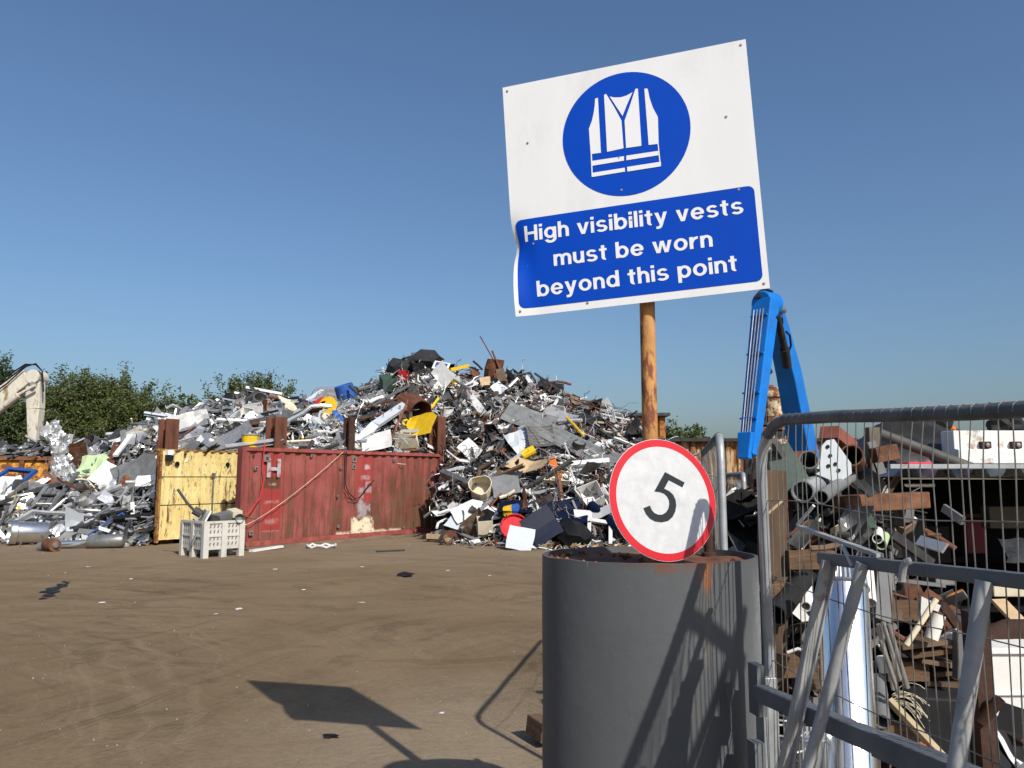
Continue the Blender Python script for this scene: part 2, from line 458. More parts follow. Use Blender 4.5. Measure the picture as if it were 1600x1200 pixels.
# ------------------------------------------------------------------ container walls
def boxmask(t, sx, x0, x1, z0, z1, nz, soft=0.05):
    a = ramp_(t, math_(t, 'ADD', sx.outputs[0], nz), x0, x0 + soft)
    b_ = math_(t, 'SUBTRACT', 1.0, ramp_(t, math_(t, 'ADD', sx.outputs[0], nz), x1 - soft, x1))
    c_ = ramp_(t, math_(t, 'ADD', sx.outputs[2], nz), z0, z0 + soft)
    d = math_(t, 'SUBTRACT', 1.0, ramp_(t, math_(t, 'ADD', sx.outputs[2], nz), z1 - soft, z1))
    return math_(t, 'MULTIPLY', math_(t, 'MULTIPLY', a, b_), math_(t, 'MULTIPLY', c_, d))
def red_wall_mat():
    m, t, b = new_mat("red_container_paint")
    tc = nn(t, "ShaderNodeTexCoord").outputs['Object']
    sx = nn(t, "ShaderNodeSeparateXYZ", {0: tc})
    n1 = noise_(t, tc, 1.3, 5)
    c = mix_(t, ramp_(t, n1, 0.3, 0.7), (0.205, 0.048, 0.040), (0.30, 0.092, 0.077))
    str_ = noise_(t, map_(t, tc, (6, 6, 0.55)), 1.0, 7, 0.72)
    low = math_(t, 'MULTIPLY', math_(t, 'SUBTRACT', 1.5, sx.outputs[2]), 0.055)
    right = math_(t, 'MULTIPLY', math_(t, 'SUBTRACT', sx.outputs[0], 4.5), 0.018)
    k = ramp_(t, math_(t, 'ADD', math_(t, 'ADD', str_, low), right), 0.47, 0.60)
    c = mix_(t, math_(t, 'MULTIPLY', k, 0.9), c, (0.105, 0.047, 0.028))
    gr = noise_(t, map_(t, tc, (2.2, 2.2, 1.6)), 1.0, 8, 0.75)
    c = mix_(t, math_(t, 'MULTIPLY', ramp_(t, math_(t, 'ADD', math_(t, 'ADD', gr, math_(t, 'MULTIPLY', low, 1.2)), right), 0.51, 0.63), 0.75), c, (0.125, 0.070, 0.040))
    nz = math_(t, 'MULTIPLY', math_(t, 'SUBTRACT', noise_(t, tc, 7, 5, 0.7), 0.5), 0.14)
    brk = ramp_(t, noise_(t, tc, 5, 6, 0.75), 0.40, 0.50)
    # repainted strips down the panel where the old lettering was
    for x0, x1, z0, z1, col, a, bk in ((.65, 1.21, 0.35, 2.3, (0.29, 0.034, 0.03), 0.75, False), (3.65, 4.35, 1.0, 2.3, (0.32, 0.042, 0.038), 0.7, False),
                                       (.67, 1.19, 1.40, 1.76, (0.11, 0.045, 0.024), 0.95, False), (.79, 1.09, 1.49, 1.58, (0.45, 0.36, 0.33), 0.8, True),
                                       (.73, 1.15, 1.05, 1.15, (0.42, 0.26, 0.23), 0.6, True), (.73, 1.15, 0.8, 0.84, (0.42, 0.26, 0.24), 0.7, True), (.73, 1.13, 0.55, 0.7, (0.42, 0.26, 0.24), 0.5, True),
                                       (.68, 1.18, 0.36, 0.42, (0.5, 0.36, 0.34), 0.7, True),
                                       (3.76, 4.02, 0.75, 1.45, (0.34, 0.31, 0.32), 0.8, True), (4.02, 4.26, 1.25, 1.6, (0.36, 0.33, 0.34), 0.75, True), (3.8, 4.2, 1.62, 1.78, (0.36, 0.33, 0.34), 0.6, True), (3.98, 4.18, 1.9, 2.08, (0.40, 0.37, 0.37), 0.85, True),
                                       (3.74, 4.24, 0.55, 1.0, (0.33, 0.30, 0.30), 0.75, True),
                                       (3.5, 4.4, 0.10, 0.62, (0.66, 0.57, 0.40), 0.97, True), (3.0, 5.6, 0.08, 0.26, (0.58, 0.49, 0.36), 0.8, True)):
        k = boxmask(t, sx, x0, x1, z0, z1, nz)
        k = math_(t, 'MULTIPLY', k, a)
        if bk:
            k = math_(t, 'MULTIPLY', k, brk)
        c = mix_(t, k, c, col)
    sp = noise_(t, map_(t, tc, (10, 10, 4)), 1.0, 6, 0.75)
    c = mix_(t, math_(t, 'MULTIPLY', ramp_(t, sp, 0.61, 0.66), 0.85), c, (0.09, 0.05, 0.035))
    t.links.new(c, b.inputs['Base Color'])
    b.inputs['Roughness'].default_value = 0.7
    b.inputs['Specular IOR Level'].default_value = 0.15
    bp = nn(t, "ShaderNodeBump", {'Height': str_, 'Strength': 0.3, 'Distance': 0.02}).outputs[0]
    t.links.new(bp, b.inputs['Normal'])
    return m
def yellow_wall_mat():
    m, t, b = new_mat("yellow_container_paint")
    tc = nn(t, "ShaderNodeTexCoord").outputs['Object']
    n1 = noise_(t, tc, 2.0, 5)
    c = mix_(t, ramp_(t, n1, 0.3, 0.7), (0.60, 0.46, 0.18), (0.72, 0.60, 0.28))
    str_ = noise_(t, map_(t, tc, (9, 9, 1.3)), 1.0, 7, 0.75)
    c = mix_(t, ramp_(t, str_, 0.555, 0.61), c, (0.15, 0.065, 0.028))
    s3 = noise_(t, map_(t, tc, (14, 14, 5)), 1.0, 6, 0.75)
    c = mix_(t, ramp_(t, s3, 0.585, 0.63), c, (0.12, 0.06, 0.03))
    s2 = noise_(t, map_(t, tc, (7, 7, 1.0), loc=(3, 1, 5)), 1.0, 6, 0.7)
    c = mix_(t, math_(t, 'MULTIPLY', ramp_(t, s2, 0.60, 0.66), 0.6), c, (0.72, 0.66, 0.45))
    t.links.new(c, b.inputs['Base Color'])
    b.inputs['Roughness'].default_value = 0.7
    b.inputs['Specular IOR Level'].default_value = 0.15
    bp = nn(t, "ShaderNodeBump", {'Height': str_, 'Strength': 0.3, 'Distance': 0.02}).outputs[0]
    t.links.new(bp, b.inputs['Normal'])
    return m
def corr(x, pitch, depth):
    f = (x / pitch) % 1.0
    if f < .36: return 0.0
    if f < .5: return depth * (f - .36) / .14
    if f < .86: return depth
    return depth * (1 - (f - .86) / .14)
def corr_panel(mb, L, z0, z1, pitch, depth, y0):
    xs = []
    n = int(L / pitch) + 1
    for i in range(n):
        for f in (0, .36, .5, .86):
            x = (i + f) * pitch
            if x < L: xs.append(x)
    xs.append(L)
    zs = [z0 + (z1 - z0) * j / 6 for j in range(7)]
    vs = []; fs = []
    for z in zs:
        for x in xs:
            dn = 0.03 * noise.noise(Vector((x * 1.3, z * 1.3, 4.2)))
            vs.append((x, y0 + corr(x + 1e-6, pitch, depth) + dn, z))
    k = len(xs)
    for j in range(6):
        for i in range(k - 1):
            fs.append((j * k + i, j * k + i + 1, (j + 1) * k + i + 1, (j + 1) * k + i))
    mb.add(vs, fs)

A0 = G(372, 860); A1 = G(690, 832.5)
A0.z = A1.z = 0
Lr = (A1 - A0).length
ang_r = math.atan2(A1.y - A0.y, A1.x - A0.x)
RED = red_wall_mat(); YEL = yellow_wall_mat()
rw = thing('container_wall', 'faded red corrugated shipping container side penning in the scrap heap', 'container', (0, 0, 0))
p = MB(); corr_panel(p, Lr - .24, .16, 2.34, .335, .045, .045)
p.v = [(x + .12, y, z) for x, y, z in p.v]
p.build('side_panel', RED, rw)
b_ = MB(); b_.box((Lr / 2, .06, 2.385), (Lr - .24, .12, .09)); b_.build('top_rail', M['red_dk'] if 'red_dk' in M else mat('dark_red_rail', (0.27, 0.07, 0.06), 0.7, 0, 0.3, 4, rust=0.35), rw)
b_ = MB(); b_.box((Lr / 2, .07, .12), (Lr - .24, .14, .12)); b_.build('bottom_rail', mat('dark_red_rail', (0.27, 0.07, 0.06)), rw)
for x in (.06, Lr - .06):
    b_ = MB(); b_.box((x, .09, 1.245), (.12, .2, 2.37)); b_.build('corner_post', mat('maroon_post', (0.20, 0.055, 0.05), 0.7, 0, 0.3, 4, rust=0.3, stretch=(1, 1, .3)), rw)
b_ = MB(); corr_panel(b_, Lr - .24, .16, 2.34, .335, .045, .14)
b_.v = [(x + .12, y, z) for x, y, z in b_.v]
b_.build('inner_panel', M['rust_post'], rw)
for x, z, s in ((.42, 1.92, .09), (.72, 2.17, .17), (3.55, 2.0, .13), (3.55, 2.2, .15), (3.1, 1.95, .07), (5.1, 2.2, .09), (7.05, 1.98, .13), (3.05, .4, .07), (.35, .38, .1), (3.0, 1.2, .06), (2.1, 2.26, .08)):
    b_ = MB(); b_.box((x, .028, z), (s, .03, s * 1.05)); b_.box((x, .008, z), (s * .4, .02, s * .4), mi=1)
    b_.build('bracket_plate', [mat('bracket_grey', (0.20, 0.185, 0.17), 0.7, 0.2, 0.3, 8, rust=.3), M['char']], rw)
# the surviving letter on the panel
h = MB()
gm = mat('ghost_letter', (0.36, 0.335, 0.345), 0.7, 0, 0.15, 6, rust=0.42, rcol=(0.30, 0.07, 0.06), rs=5)
for cx, cz, sx_, sz_ in ((.79, 1.93, .105, .46), (1.09, 1.93, .105, .46), (.94, 1.91, .195, .085)):
    h.box((cx, .034, cz), (sx_, .012, sz_))
h.build('letter', gm, rw)
rw.location = (A0.x, A0.y, 0); rw.rotation_euler = (0, 0, ang_r)
def redp(x, z, y=-.02):
    return Vector((A0.x + x * math.cos(ang_r) - y * math.sin(ang_r), A0.y + x * math.sin(ang_r) + y * math.cos(ang_r), z))

Y0 = Vector((-8.98, 19.6, 0)); Ly = 2.75; ang_y = math.atan2(.82, .57)
yw = thing('container_wall', 'pale yellow corrugated shipping container side, rust speckled, behind the crate', 'container', (0, 0, 0))
p = MB()
for z0, z1 in ((.12, .98), (1.005, 1.70), (1.725, 2.38)):
    q = MB(); corr_panel(q, Ly - .12, z0, z1, .26, .05, .05); q.v = [(x + .12, y, z) for x, y, z in q.v]
    p.add(q.v, q.f)
p.build('side_panel', YEL, yw)
b_ = MB(); corr_panel(b_, Ly - .12, .12, 2.38, .26, .05, .125); b_.v = [(x + .12, y, z) for x, y, z in b_.v]; b_.build('inner_panel', M['rust_post'], yw)
b_ = MB(); b_.box((Ly / 2, .1, 2.405), (Ly, .1, .05)); b_.build('top_rail', mat('rusty_yellow_rail', (0.35, 0.2, 0.06), 0.8, 0, .3, 5, rust=.55), yw)
b_ = MB(); b_.box((.09, .07, 1.245), (.06, .12, 2.37)); b_.build('corner_post', mat('rusty_yellow_rail', (0, 0, 0)), yw)
for x in (.55, 2.05):
    b_ = MB(); b_.lathe([(.001, 0), (.06, 0), (.065, .02), (.03, .021)], (x, .06, 2.05), (0, -1, 0), 12); b_.build('hole', M['dark'], yw)
b_ = MB(); b_.tube([(1.62, .02, 1.75), (1.62, .02, .75)], .018, 6); b_.box((1.62, .03, 1.76), (.09, .04, .12)); b_.build('locking_bar', M['steel'], yw)
b_ = MB(); b_.box((.28, -.02, 2.34), (.16, .14, .13)); b_.build('lamp_box', M['white'], yw)
b_ = MB(); b_.box((.28, -.01, 2.2), (.17, .12, .14)); b_.build('lamp_shade', M['dark'], yw)
yw.location = Y0; yw.rotation_euler = (0, 0, ang_y)

# rusty columns standing behind the walls
def hcolumn(px, pytop, Y, wdt, label, m):
    b0 = P(px, 700, Y); zt = P(px, pytop, Y).z
    mb = MB(); q = Euler((0, 0, ang_r))
    a = q.to_matrix()
    for oy in (-wdt / 2, wdt / 2):
        mb.box(Vector((b0.x, b0.y, zt / 2)) + a @ Vector((0, oy, 0)), (wdt, .03, zt), q)
    mb.box((b0.x, b0.y, zt / 2 - .01), (.03, wdt - .03, zt - .02), q)
    tag(mb.build('steel_column', m, loc=(b0.x, b0.y, 0)), label, 'column')
hcolumn(262, 655, 20.3, .36, 'weathered brown steel column behind the yellow container side', M['rust_post'])
hcolumn(431, 652, 19.62, .36, 'broad rust brown steel column behind the red container beside the yellow tub', M['rust_post'])
hcolumn(545, 652, 21.6, .22, 'thin dark steel column standing behind the middle of the red container', M['darkrust'])
hcolumn(683, 651, 24.6, .36, 'rust brown steel column rising behind the far end of the red container', M['rust_post'])

# rope, cables, dirt bank at the red container
pts = [redp(.02, .55, -.05)] + [redp(.02 + 3.05 * i / 14, .55 + 1.83 * (i / 14) ** 1.25, -.06) for i in range(1, 15)]
tag(MB().tube(pts, .008, 5).build('rope', M['rope']), 'thin tan rope slung diagonally across the red container', 'rope')
pts = [redp(3.2, 2.4, -.05), redp(3.2, 1.5, -.05), redp(3.3, 1.3, -.05), redp(3.55, 1.12, -.05), redp(3.7, 1.15, -.05), redp(4.05, 1.5, -.05), redp(4.25, 1.62, -.04)]
c_ = MB().tube(pts, .014, 5)
c_.tube([redp(3.12, 2.4, -.05), redp(3.15, 1.4, -.05), redp(3.4, 1.12, -.05), redp(3.6, 1.08, -.05)], .010, 5)
tag(c_.build('cable', M['black']), 'black cable looping down the middle of the red container', 'cable')
pts = [redp(.58, 2.55, -.06), redp(.56, 2.0, -.04), redp(.62, 1.7, -.05), redp(.5, 1.2, -.05), redp(.3, .95, -.05), redp(.1, .8, -.1)]
tag(MB().tube(pts, .014, 5).build('cable', M['red']), 'red cable hanging beside the letter on the red container', 'cable')
db = MB()
db.grid(lambda u, v: redp(u * Lr + .1, max(-.02, (.06 + .03 * noise.noise(Vector((u * 9, 0, 1)))) * (1 - v) ** 1.5 - .01 * v), -.01 - v * (.55 + .2 * noise.noise(Vector((u * 5, 3, 0))))), 60, 6)
struct(db.build('dirt_bank', M['dirt_plinth'], loc=(A0.x, A0.y, 0)))

# ------------------------------------------------------------------ pale plastic crate and what it holds
F = G(317, 873); Rc = G(380, 868); cw = (Rc - F).length; ca = math.atan2(Rc.y - F.y, Rc.x - F.x); cdp = 1.12
cr = thing('pallet_crate', 'pale slatted plastic pallet crate of scrap in front of the yellow container', 'crate', (0, 0, 0))
Hc = .76
b_ = MB()
b_.box((cw / 2, .04, .45), (cw - .1, .04, .56)); b_.box((cw / 2, cdp - .04, .45), (cw - .1, .04, .56))
b_.box((.04, cdp / 2, .45), (.04, cdp - .1, .56)); b_.box((cw - .04, cdp / 2, .45), (.04, cdp - .1, .56))
b_.box((cw / 2, cdp / 2, .19), (cw - .1, cdp - .1, .05))
b_.build('side_panel', M['crate'], cr)
b_ = MB()
for y in (.03, cdp - .03): b_.box((cw / 2, y, .745), (cw, .075, .05))
for x in (.03, cw - .03): b_.box((x, cdp / 2, .745), (.075, cdp - .14, .05))
for y in (.015, cdp - .015): b_.box((cw / 2, y, .45), (cw - .1, .03, .03))
for x in (.015, cw - .015): b_.box((x, cdp / 2, .45), (.03, cdp - .1, .03))
b_.build('rim', M['crate'], cr)
for x in (.05, cw / 2, cw - .05):
    for y in (.045, cdp - .045):
        b_ = MB(); b_.box((x, y, .36), (.12, .115, .72)); b_.build('post', M['crate'], cr)
for x in (.045, cw - .045):
    b_ = MB(); b_.box((x, cdp / 2, .36), (.11, .12, .72)); b_.build('post', M['crate'], cr)
b_ = MB()
for half in (0, 1):
    x0 = .15 + half * (cw / 2 - .04)
    for r_ in range(4):
        for c_ in range(5):
            b_.box((x0 + c_ * .085, .019, .285 + r_ * .115 + (.0 if r_ < 2 else .03)), (.028, .006, .07), Euler((0, .25, 0)))
for r_ in range(4):
    for c_ in range(9):
        y = .15 + c_ * .105
        if abs(y - cdp / 2) > .07:
            b_.box((.019, y, .285 + r_ * .115 + (.0 if r_ < 2 else .03)), (.006, .028, .07))
b_.build('slot', M['crate_shadow'], cr)
cr.location = (F.x, F.y, 0); cr.rotation_euler = (0, 0, ca)
def crp(x, y, z):
    return Vector((F.x + x * math.cos(ca) - y * math.sin(ca), F.y + x * math.sin(ca) + y * math.cos(ca), z))
b_ = MB()
for i in range(46):
    q = Vector((.12 + rng.random() * (cw - .24), .12 + rng.random() * (cdp - .24), .5 + rng.random() * .25))
    b_.box(crp(*q), (.1 + .25 * rng.random(), .05 + .1 * rng.random(), .02 + .06 * rng.random()), Euler((rng.random() * 2, rng.random() * 2, rng.random() * 3)), mi=rng.choice((0, 0, 1, 2)))
struct(b_.build('scrap_debris', [M['char'], M['steel'], M['brown']]), 'stuff')
b_ = MB(); b_.bar(crp(-.02, .55, .28), crp(.22, .42, 1.0), .34, .02, up=(-.8, -.5, .3)); b_.bar(crp(.06, .40, .52), crp(.27, .32, .98), .2, .03, up=(-.8, -.5, .3), mi=1)
tag(b_.build('metal_sheet', [M['grey'], M['white']]), 'grey and white bent metal sheet hanging over the side of the crate', 'metal sheet')
b_ = MB(); b_.tube([crp(-.28, .75, 1.45), crp(-.1, .65, 1.15), crp(.08, .55, .92)], .03, 7); b_.tube([crp(.02, .58, 1.0), crp(.16, .5, .9)], .09, 9)
tag(b_.build('steering_column', M['char']), 'black rod with a thick end poking up out of the crate', 'rod')
b_ = MB(); b_.box(crp(.62, .35, .85), (.5, .34, .14), Euler((.1, -.15, ca + .2)), mi=0); b_.box(crp(.82, .3, .92), (.22, .3, .13), Euler((.2, -.1, ca)), mi=1)
b_.lathe([(.001, 0), (.04, 0), (.09, .01), (.1, .05), (.1, .1)], crp(.78, .06, .8), (math.sin(ca), -math.cos(ca), .1), 16, mi=2)
tag(b_.build('scrap_motor', [M['steel'], M['cream'], M['grey']]), 'grey motor unit with a cream casing and round wheel lying in the crate', 'motor')
b_ = MB(); b_.box(crp(1.08, .5, .86), (.62, .36, .03), Euler((.1, .3, ca + .1)))
tag(b_.build('board', M['rust']), 'rust brown board lying across the corner of the crate', 'board')
# ------------------------------------------------------------------ the scrap heap
RIDGE_PX = [(-90, 778, 22.3), (20, 772, 22.3), (62, 762, 22.6), (92, 728, 24.0), (122, 706, 24.6), (170, 694, 26), (215, 672, 26.5), (260, 656, 26.5), (300, 646, 27), (350, 632, 27.5),
            (400, 626, 27.5), (460, 626, 28), (510, 631, 28.5), (550, 626, 29), (590, 604, 29.5), (620, 582, 30), (650, 566, 30), (690, 575, 30), (740, 589, 30),
            (790, 593, 29.5), (840, 600, 29.5), (880, 615, 29), (920, 634, 28.5), (960, 652, 28.5), (1000, 680, 28), (1060, 722, 28), (1120, 750, 28)]
RIDGE = []
for a, b, y in RIDGE_PX:
    q = P(a, b, y); RIDGE.append((q.x, y, q.z))
BASE = [(-20, 20.5, 0), (-15.5, 20.9, 0), (-13, 20.7, 0), (-11.2, 20.5, 0), (-9.9, 19.9, 0), (-9.15, 19.5, .05), (-8.95, 20.1, 2.0), (-7.45, 22.2, 2.2), (-6.45, 18.9, 2.15), (-2.3, 24.7, 2.0), (-2.12, 22.3, .0), (-1.9, 20.7, 0),
        (0.8, 19.0, 0), (3.2, 19.4, 0), (5.5, 21.5, 0), (8.0, 25, 0)]
def heap(x, y):
    yr = lerp_tab(RIDGE, x, 1); h = lerp_tab(RIDGE, x, 2); yb = lerp_tab(BASE, x, 1); hb = lerp_tab(BASE, x, 2)
    if y < yb: return -1.0
    if y <= yr:
        t = (y - yb) / (yr - yb)
        z = hb + (h - hb) * t ** 0.8
    else:
        z = h - (y - yr) * .55
    return z + .22 * noise.noise(Vector((x * .7, y * .7, 3))) * (1 if z > .5 else .3)
def heap_n(x, y):
    e = .25
    g = Vector((heap(x - e, y) - heap(x + e, y), heap(x, y - e) - heap(x, y + e), 2 * e))
    if abs(g.x) > 1.5 or abs(g.y) > 1.5: g = Vector((0, -.5, 1))
    return g.normalized()
def on_heap(px, py, lift=.12):
    """where the line of sight through the photo's pixel meets the heap"""
    r = ray(px, py); r = r / r.y
    y = 17.0
    while y < 31:
        q = CAMP + r * y
        h = heap(q.x, y)
        if h > -.5 and q.z <= h + lift: return q
        y += .05
    y = lerp_tab(RIDGE, (CAMP + r * 28).x, 1)
    return CAMP + r * y

hr = random.Random(21)
def jit(a): return (hr.random() - .5) * 2 * a
# pieces: each returns (verts, faces) about the origin
def g_sheet(w, l, fold=.12, thick=.006, seg=(4, 3)):
    nu, nv = seg
    mode = hr.random()
    k = fold * (1 + hr.random())
    ax = hr.random() * PI if hr.random() < .3 else hr.choice((0, PI / 2)) + jit(.2)
    ca_, sa_ = math.cos(ax), math.sin(ax)
    off = jit(.2); tw = jit(.5) * fold * 2
    o = Vector((hr.random() * 40, hr.random() * 40, 0))
    m_ = max(w, l)
    cut = hr.random() < .25
    top = []
    for j in range(nv + 1):
        for i in range(nu + 1):
            x = (i / nu - .5) * w; y = (j / nv - .5) * l
            if i in (0, nu): x += jit(.03) * w
            if j in (0, nv): y += jit(.03) * l
            if cut and i == nu and j == nv: x -= .3 * w; y -= .12 * l
            s = x * ca_ + y * sa_ - off * m_ * .4
            if mode < .4: z = k * 2.4 * max(0, s)                       # a single fold
            elif mode < .75: z = k * 3.0 * s * s / m_                    # curved over
            else: z = k * .5 * m_ * noise.noise(Vector((x / m_ * 2.6, y / m_ * 2.6, 0)) + o) * 1.6   # crumpled
            z += tw * x * y / m_ + .05 * fold * m_ * noise.noise(Vector((x / m_ * 5, y / m_ * 5, 3)) + o)
            top.append((x, y, z))
    n = len(top)
    vs = top + [(x, y, z - thick) for x, y, z in top]
    fs = []
    W = nu + 1
    for j in range(nv):
        for i in range(nu):
            a = j * W + i
            fs.append((a, a + 1, a + W + 1, a + W)); fs.append((n + a, n + a + W, n + a + W + 1, n + a + 1))
    ring = [i for i in range(W)] + [j * W + nu for j in range(1, nv + 1)] + [nv * W + i for i in range(nu - 1, -1, -1)] + [j * W for j in range(nv - 1, 0, -1)]
    for a, b in zip(ring, ring[1:] + ring[:1]):
        fs.append((a, n + a, n + b, b))
    return vs, fs
def g_corr(w, l, pitch=.1, amp=.025, bend=.3):
    nu = int(w / pitch * 2); nv = 5
    mb = MB()
    mb.grid(lambda u, v: ((u - .5) * w, (v - .5) * l, (amp if int(round(u * nu)) % 2 else -amp) + bend * (v - .4) ** 2 * l + .05 * noise.noise(Vector((u * 2, v * 2, w)))), nu, nv)
    return mb.v, mb.f
def g_tube(l, r, bends=0, n=6, hollow=0.0):
    pts = [Vector((-l / 2, 0, 0))]
    k = max(1, bends + 1)
    d = Vector((1, 0, 0))
    segs = 1 if bends == 0 else k * 2
    for i in range(segs):
        if bends and i % 2 == 0 and i:
            d = (d + Vector((0, jit(.9), jit(.9)))).normalized()
        elif bends:
            d = (d + Vector((0, jit(.25), jit(.25)))).normalized()
        pts.append(pts[-1] + d * l / segs)
    c = sum(pts, Vector()) / len(pts)
    mb = MB(); mb.tube([p - c for p in pts], r, n, hollow=hollow)
    return mb.v, mb.f
def g_beam(l, w, kind):
    mb = MB(); t = w * .14
    if kind == 0:
        mb.box((0, 0, 0), (l, t, w)); mb.box((0, w / 2 - t / 2 + .001, -w / 2 + t / 2), (l * .998, w - t, t))
    elif kind == 1:
        mb.box((0, 0, w / 2), (l, w, t)); mb.box((0, -w / 2 + t / 2, 0), (l * .998, t, w - t)); mb.box((0, w / 2 - t / 2, 0), (l * .998, t, w - t))
    else:
        mb.box((0, 0, 0), (l, w, w * .8))
    k = jit(.06)
    return [(x, y + k * x * x / l, z + jit(.004)) for x, y, z in mb.v], mb.f
def g_box(w, l, h, t=.015, warp=.08):
    mb = MB()
    mb.box((0, 0, -h / 2 + t / 2), (w, l, t)); mb.box((-w / 2 + t / 2, 0, t / 2), (t, l, h - t)); mb.box((w / 2 - t / 2, 0, t / 2), (t, l, h - t))
    mb.box((0, -l / 2 + t / 2, t / 2), (w - 2 * t, t, h - t)); mb.box((0, l / 2 - t / 2, t / 2), (w - 2 * t, t, h - t))
    o = Vector((hr.random() * 9, hr.random() * 9, 0))
    out = []
    for p in mb.v:
        n = noise.noise_vector(Vector(p) * 1.6 + o) * warp
        out.append((p[0] + n.x, p[1] + n.y, p[2] + n.z))
    return out, mb.f
def g_can(r, l, n=14, dent=.12):
    mb = MB()
    mb.lathe([(.001, -l / 2), (r * .98, -l / 2), (r, -l / 2 + .02), (r, 0), (r * 1.02, .01), (r, .02), (r, l / 2), (r * .93, l / 2), (r * .92, -l * .2), (.001, -l * .22)], (0, 0, 0), (0, 0, 1), n)
    o = Vector((hr.random() * 9, 0, 0)); out = []
    for p in mb.v:
        k = 1 + dent * noise.noise(Vector(p) * 1.5 / max(r, .1) * .5 + o)
        out.append((p[0] * k, p[1] * k, p[2]))
    return out, mb.f
_ico = None
def g_clump(s, amp=.5):
    global _ico
    if _ico is None:
        bm = bmesh.new(); bmesh.ops.create_icosphere(bm, subdivisions=2, radius=1)
        bm.verts.ensure_lookup_table()
        _ico = ([tuple(v.co) for v in bm.verts], [tuple(v.index for v in f.verts) for f in bm.faces]); bm.free()
    o = Vector((hr.random() * 50, hr.random() * 50, 0)); sc = (1, .6 + .6 * hr.random(), .4 + .5 * hr.random())
    out = []
    for p in _ico[0]:
        v = Vector(p); k = 1 + amp * noise.noise(v * 1.7 + o) + jit(.22 * amp * 2)
        out.append(tuple(v[i] * k * s * sc[i] for i in range(3)))
    return out, _ico[1]
def g_frame(w, l, t):
    mb = MB()
    mb.box((0, -l / 2, 0), (w, t, t)); mb.box((0, l / 2, 0), (w, t, t)); mb.box((-w / 2 + t / 2, 0, 0), (t, l - t, t * .98)); mb.box((w / 2 - t / 2, 0, 0), (t, l - t, t * .98))
    a = jit(.25)
    return [(x + a * y, y, z + .1 * x * y) for x, y, z in mb.v], mb.f
def g_wire(s, n=7):
    mb = MB()
    for i in range(n):
        p = Vector((jit(s), jit(s), jit(s * .4))); d = Vector((jit(1), jit(1), jit(.4))).normalized(); pts = [p]
        for k in range(6):
            d = (d + Vector((jit(.7), jit(.7), jit(.5)))).normalized(); pts.append(pts[-1] + d * s * .35)
        mb.tube(pts, .008 + .007 * hr.random(), 4)
    return mb.v, mb.f

def orient(nrm, spread, spin=None):
    n = (nrm + Vector((jit(spread), jit(spread), jit(spread)))).normalized()
    q = n.to_track_quat('Z', 'Y').to_matrix() @ Matrix.Rotation(hr.random() * 2 * PI if spin is None else spin, 3, 'Z')
    return q
def link_piece(name, vs, fs, m, loc, rot, smooth=False):
    me = bpy.data.meshes.new(name)
    me.from_pydata([tuple(v) for v in vs], [], fs)
    me.materials.append(m)
    if smooth:
        me.polygons.foreach_set('use_smooth', [True] * len(me.polygons)); me.set_sharp_from_angle(angle=R(40))
    o = bpy.data.objects.new(name, me)
    S.collection.objects.link(o)
    o.matrix_world = Matrix.Translation(Vector(loc)) @ rot.to_4x4()
    return o

LAND = []        # (words, pixel) of pieces one can find in the photo
def mark(words_, px, py): LAND.append((words_, px, py))
def lean(tilt_cam=.6, spin=0.0, roll=0.0):
    """a piece lying on the slope, its face turned to the yard"""
    n = Vector((roll, -tilt_cam, 1 - tilt_cam * .6)).normalized()
    return n.to_track_quat('Z', 'Y').to_matrix() @ Matrix.Rotation(spin, 3, 'Z')
def piece(name, vsfs, m, px, py, rot, label, cat, words_=None, lift=.12, smooth=False, dy=0.0):
    q = on_heap(px, py, lift) + Vector((0, dy, 0))
    o = link_piece(name, vsfs[0], vsfs[1], m, q, rot, smooth)
    tag(o, label, cat)
    if words_: mark(words_, px, py)
    return o
def bar_on_heap(name, a, b, r, m, label, cat, words_=None, n=6, ya=None, yb=None, square=0, lift=.25):
    pa = P(*a, ya) if ya else on_heap(*a, lift)
    pb = P(*b, yb) if yb else on_heap(*b, lift)
    mb = MB()
    if square: mb.bar(pa, pb, r * 2, r * 2 * square)
    else: mb.tube([pa, (pa + pb) / 2 + Vector((0, 0, .02)), pb], r, n)
    tag(mb.build(name, m), label, cat)
    if words_: mark(words_, (a[0] + b[0]) / 2, (a[1] + b[1]) / 2)

# --- pieces one can single out
yp = on_heap(518, 637, .3) + Vector((0, -.5, 0))
reel = thing('cable_reel', 'round yellow cable reel with a silver hub high on the heap', 'reel', yp)
ax = Vector((-.25, -1, .18)).normalized()
b_ = MB(); b_.lathe([(.06, 0), (.31, 0), (.31, .02), (.06, .025)], yp, ax, 24); b_.build('flange', M['yellow'], reel)
b_ = MB(); b_.lathe([(.001, .08), (.08, .07), (.09, 0), (.09, -.3)], yp, ax, 14); b_.build('hub', M['alu'], reel)
b_ = MB(); b_.lathe([(.06, -.3), (.33, -.3), (.33, -.33), (.06, -.33)], yp + Vector((-.32, 0, .05)), ax, 24); b_.build('flange', M['red'], reel)
mark('yellow reel', 518, 637)
bp_ = on_heap(541, 620, .3)
br = thing('barrel', 'blue plastic barrel on the ridge of the heap behind the yellow reel', 'barrel', bp_)
b_ = MB(); b_.lathe([(.001, 0), (.30, 0), (.33, .05), (.34, .3), (.345, .33), (.34, .36), (.33, .68), (.30, .70), (.29, .60), (.001, .6)], bp_ - Vector((-.1, 0, .25)), (-.28, -.25, 1), 20); b_.build('body', M['blue'], br, smooth=True)
mark('blue barrel', 541, 615)
piece('metal_hood', g_box(.95, .6, .4, warp=.06), M['alu'], 515, 614, lean(.2, .2) @ Matrix.Rotation(PI, 3, 'X'), 'silver box shaped hood upside down above the yellow reel', 'metal hood', 'silver hood', lift=.2)
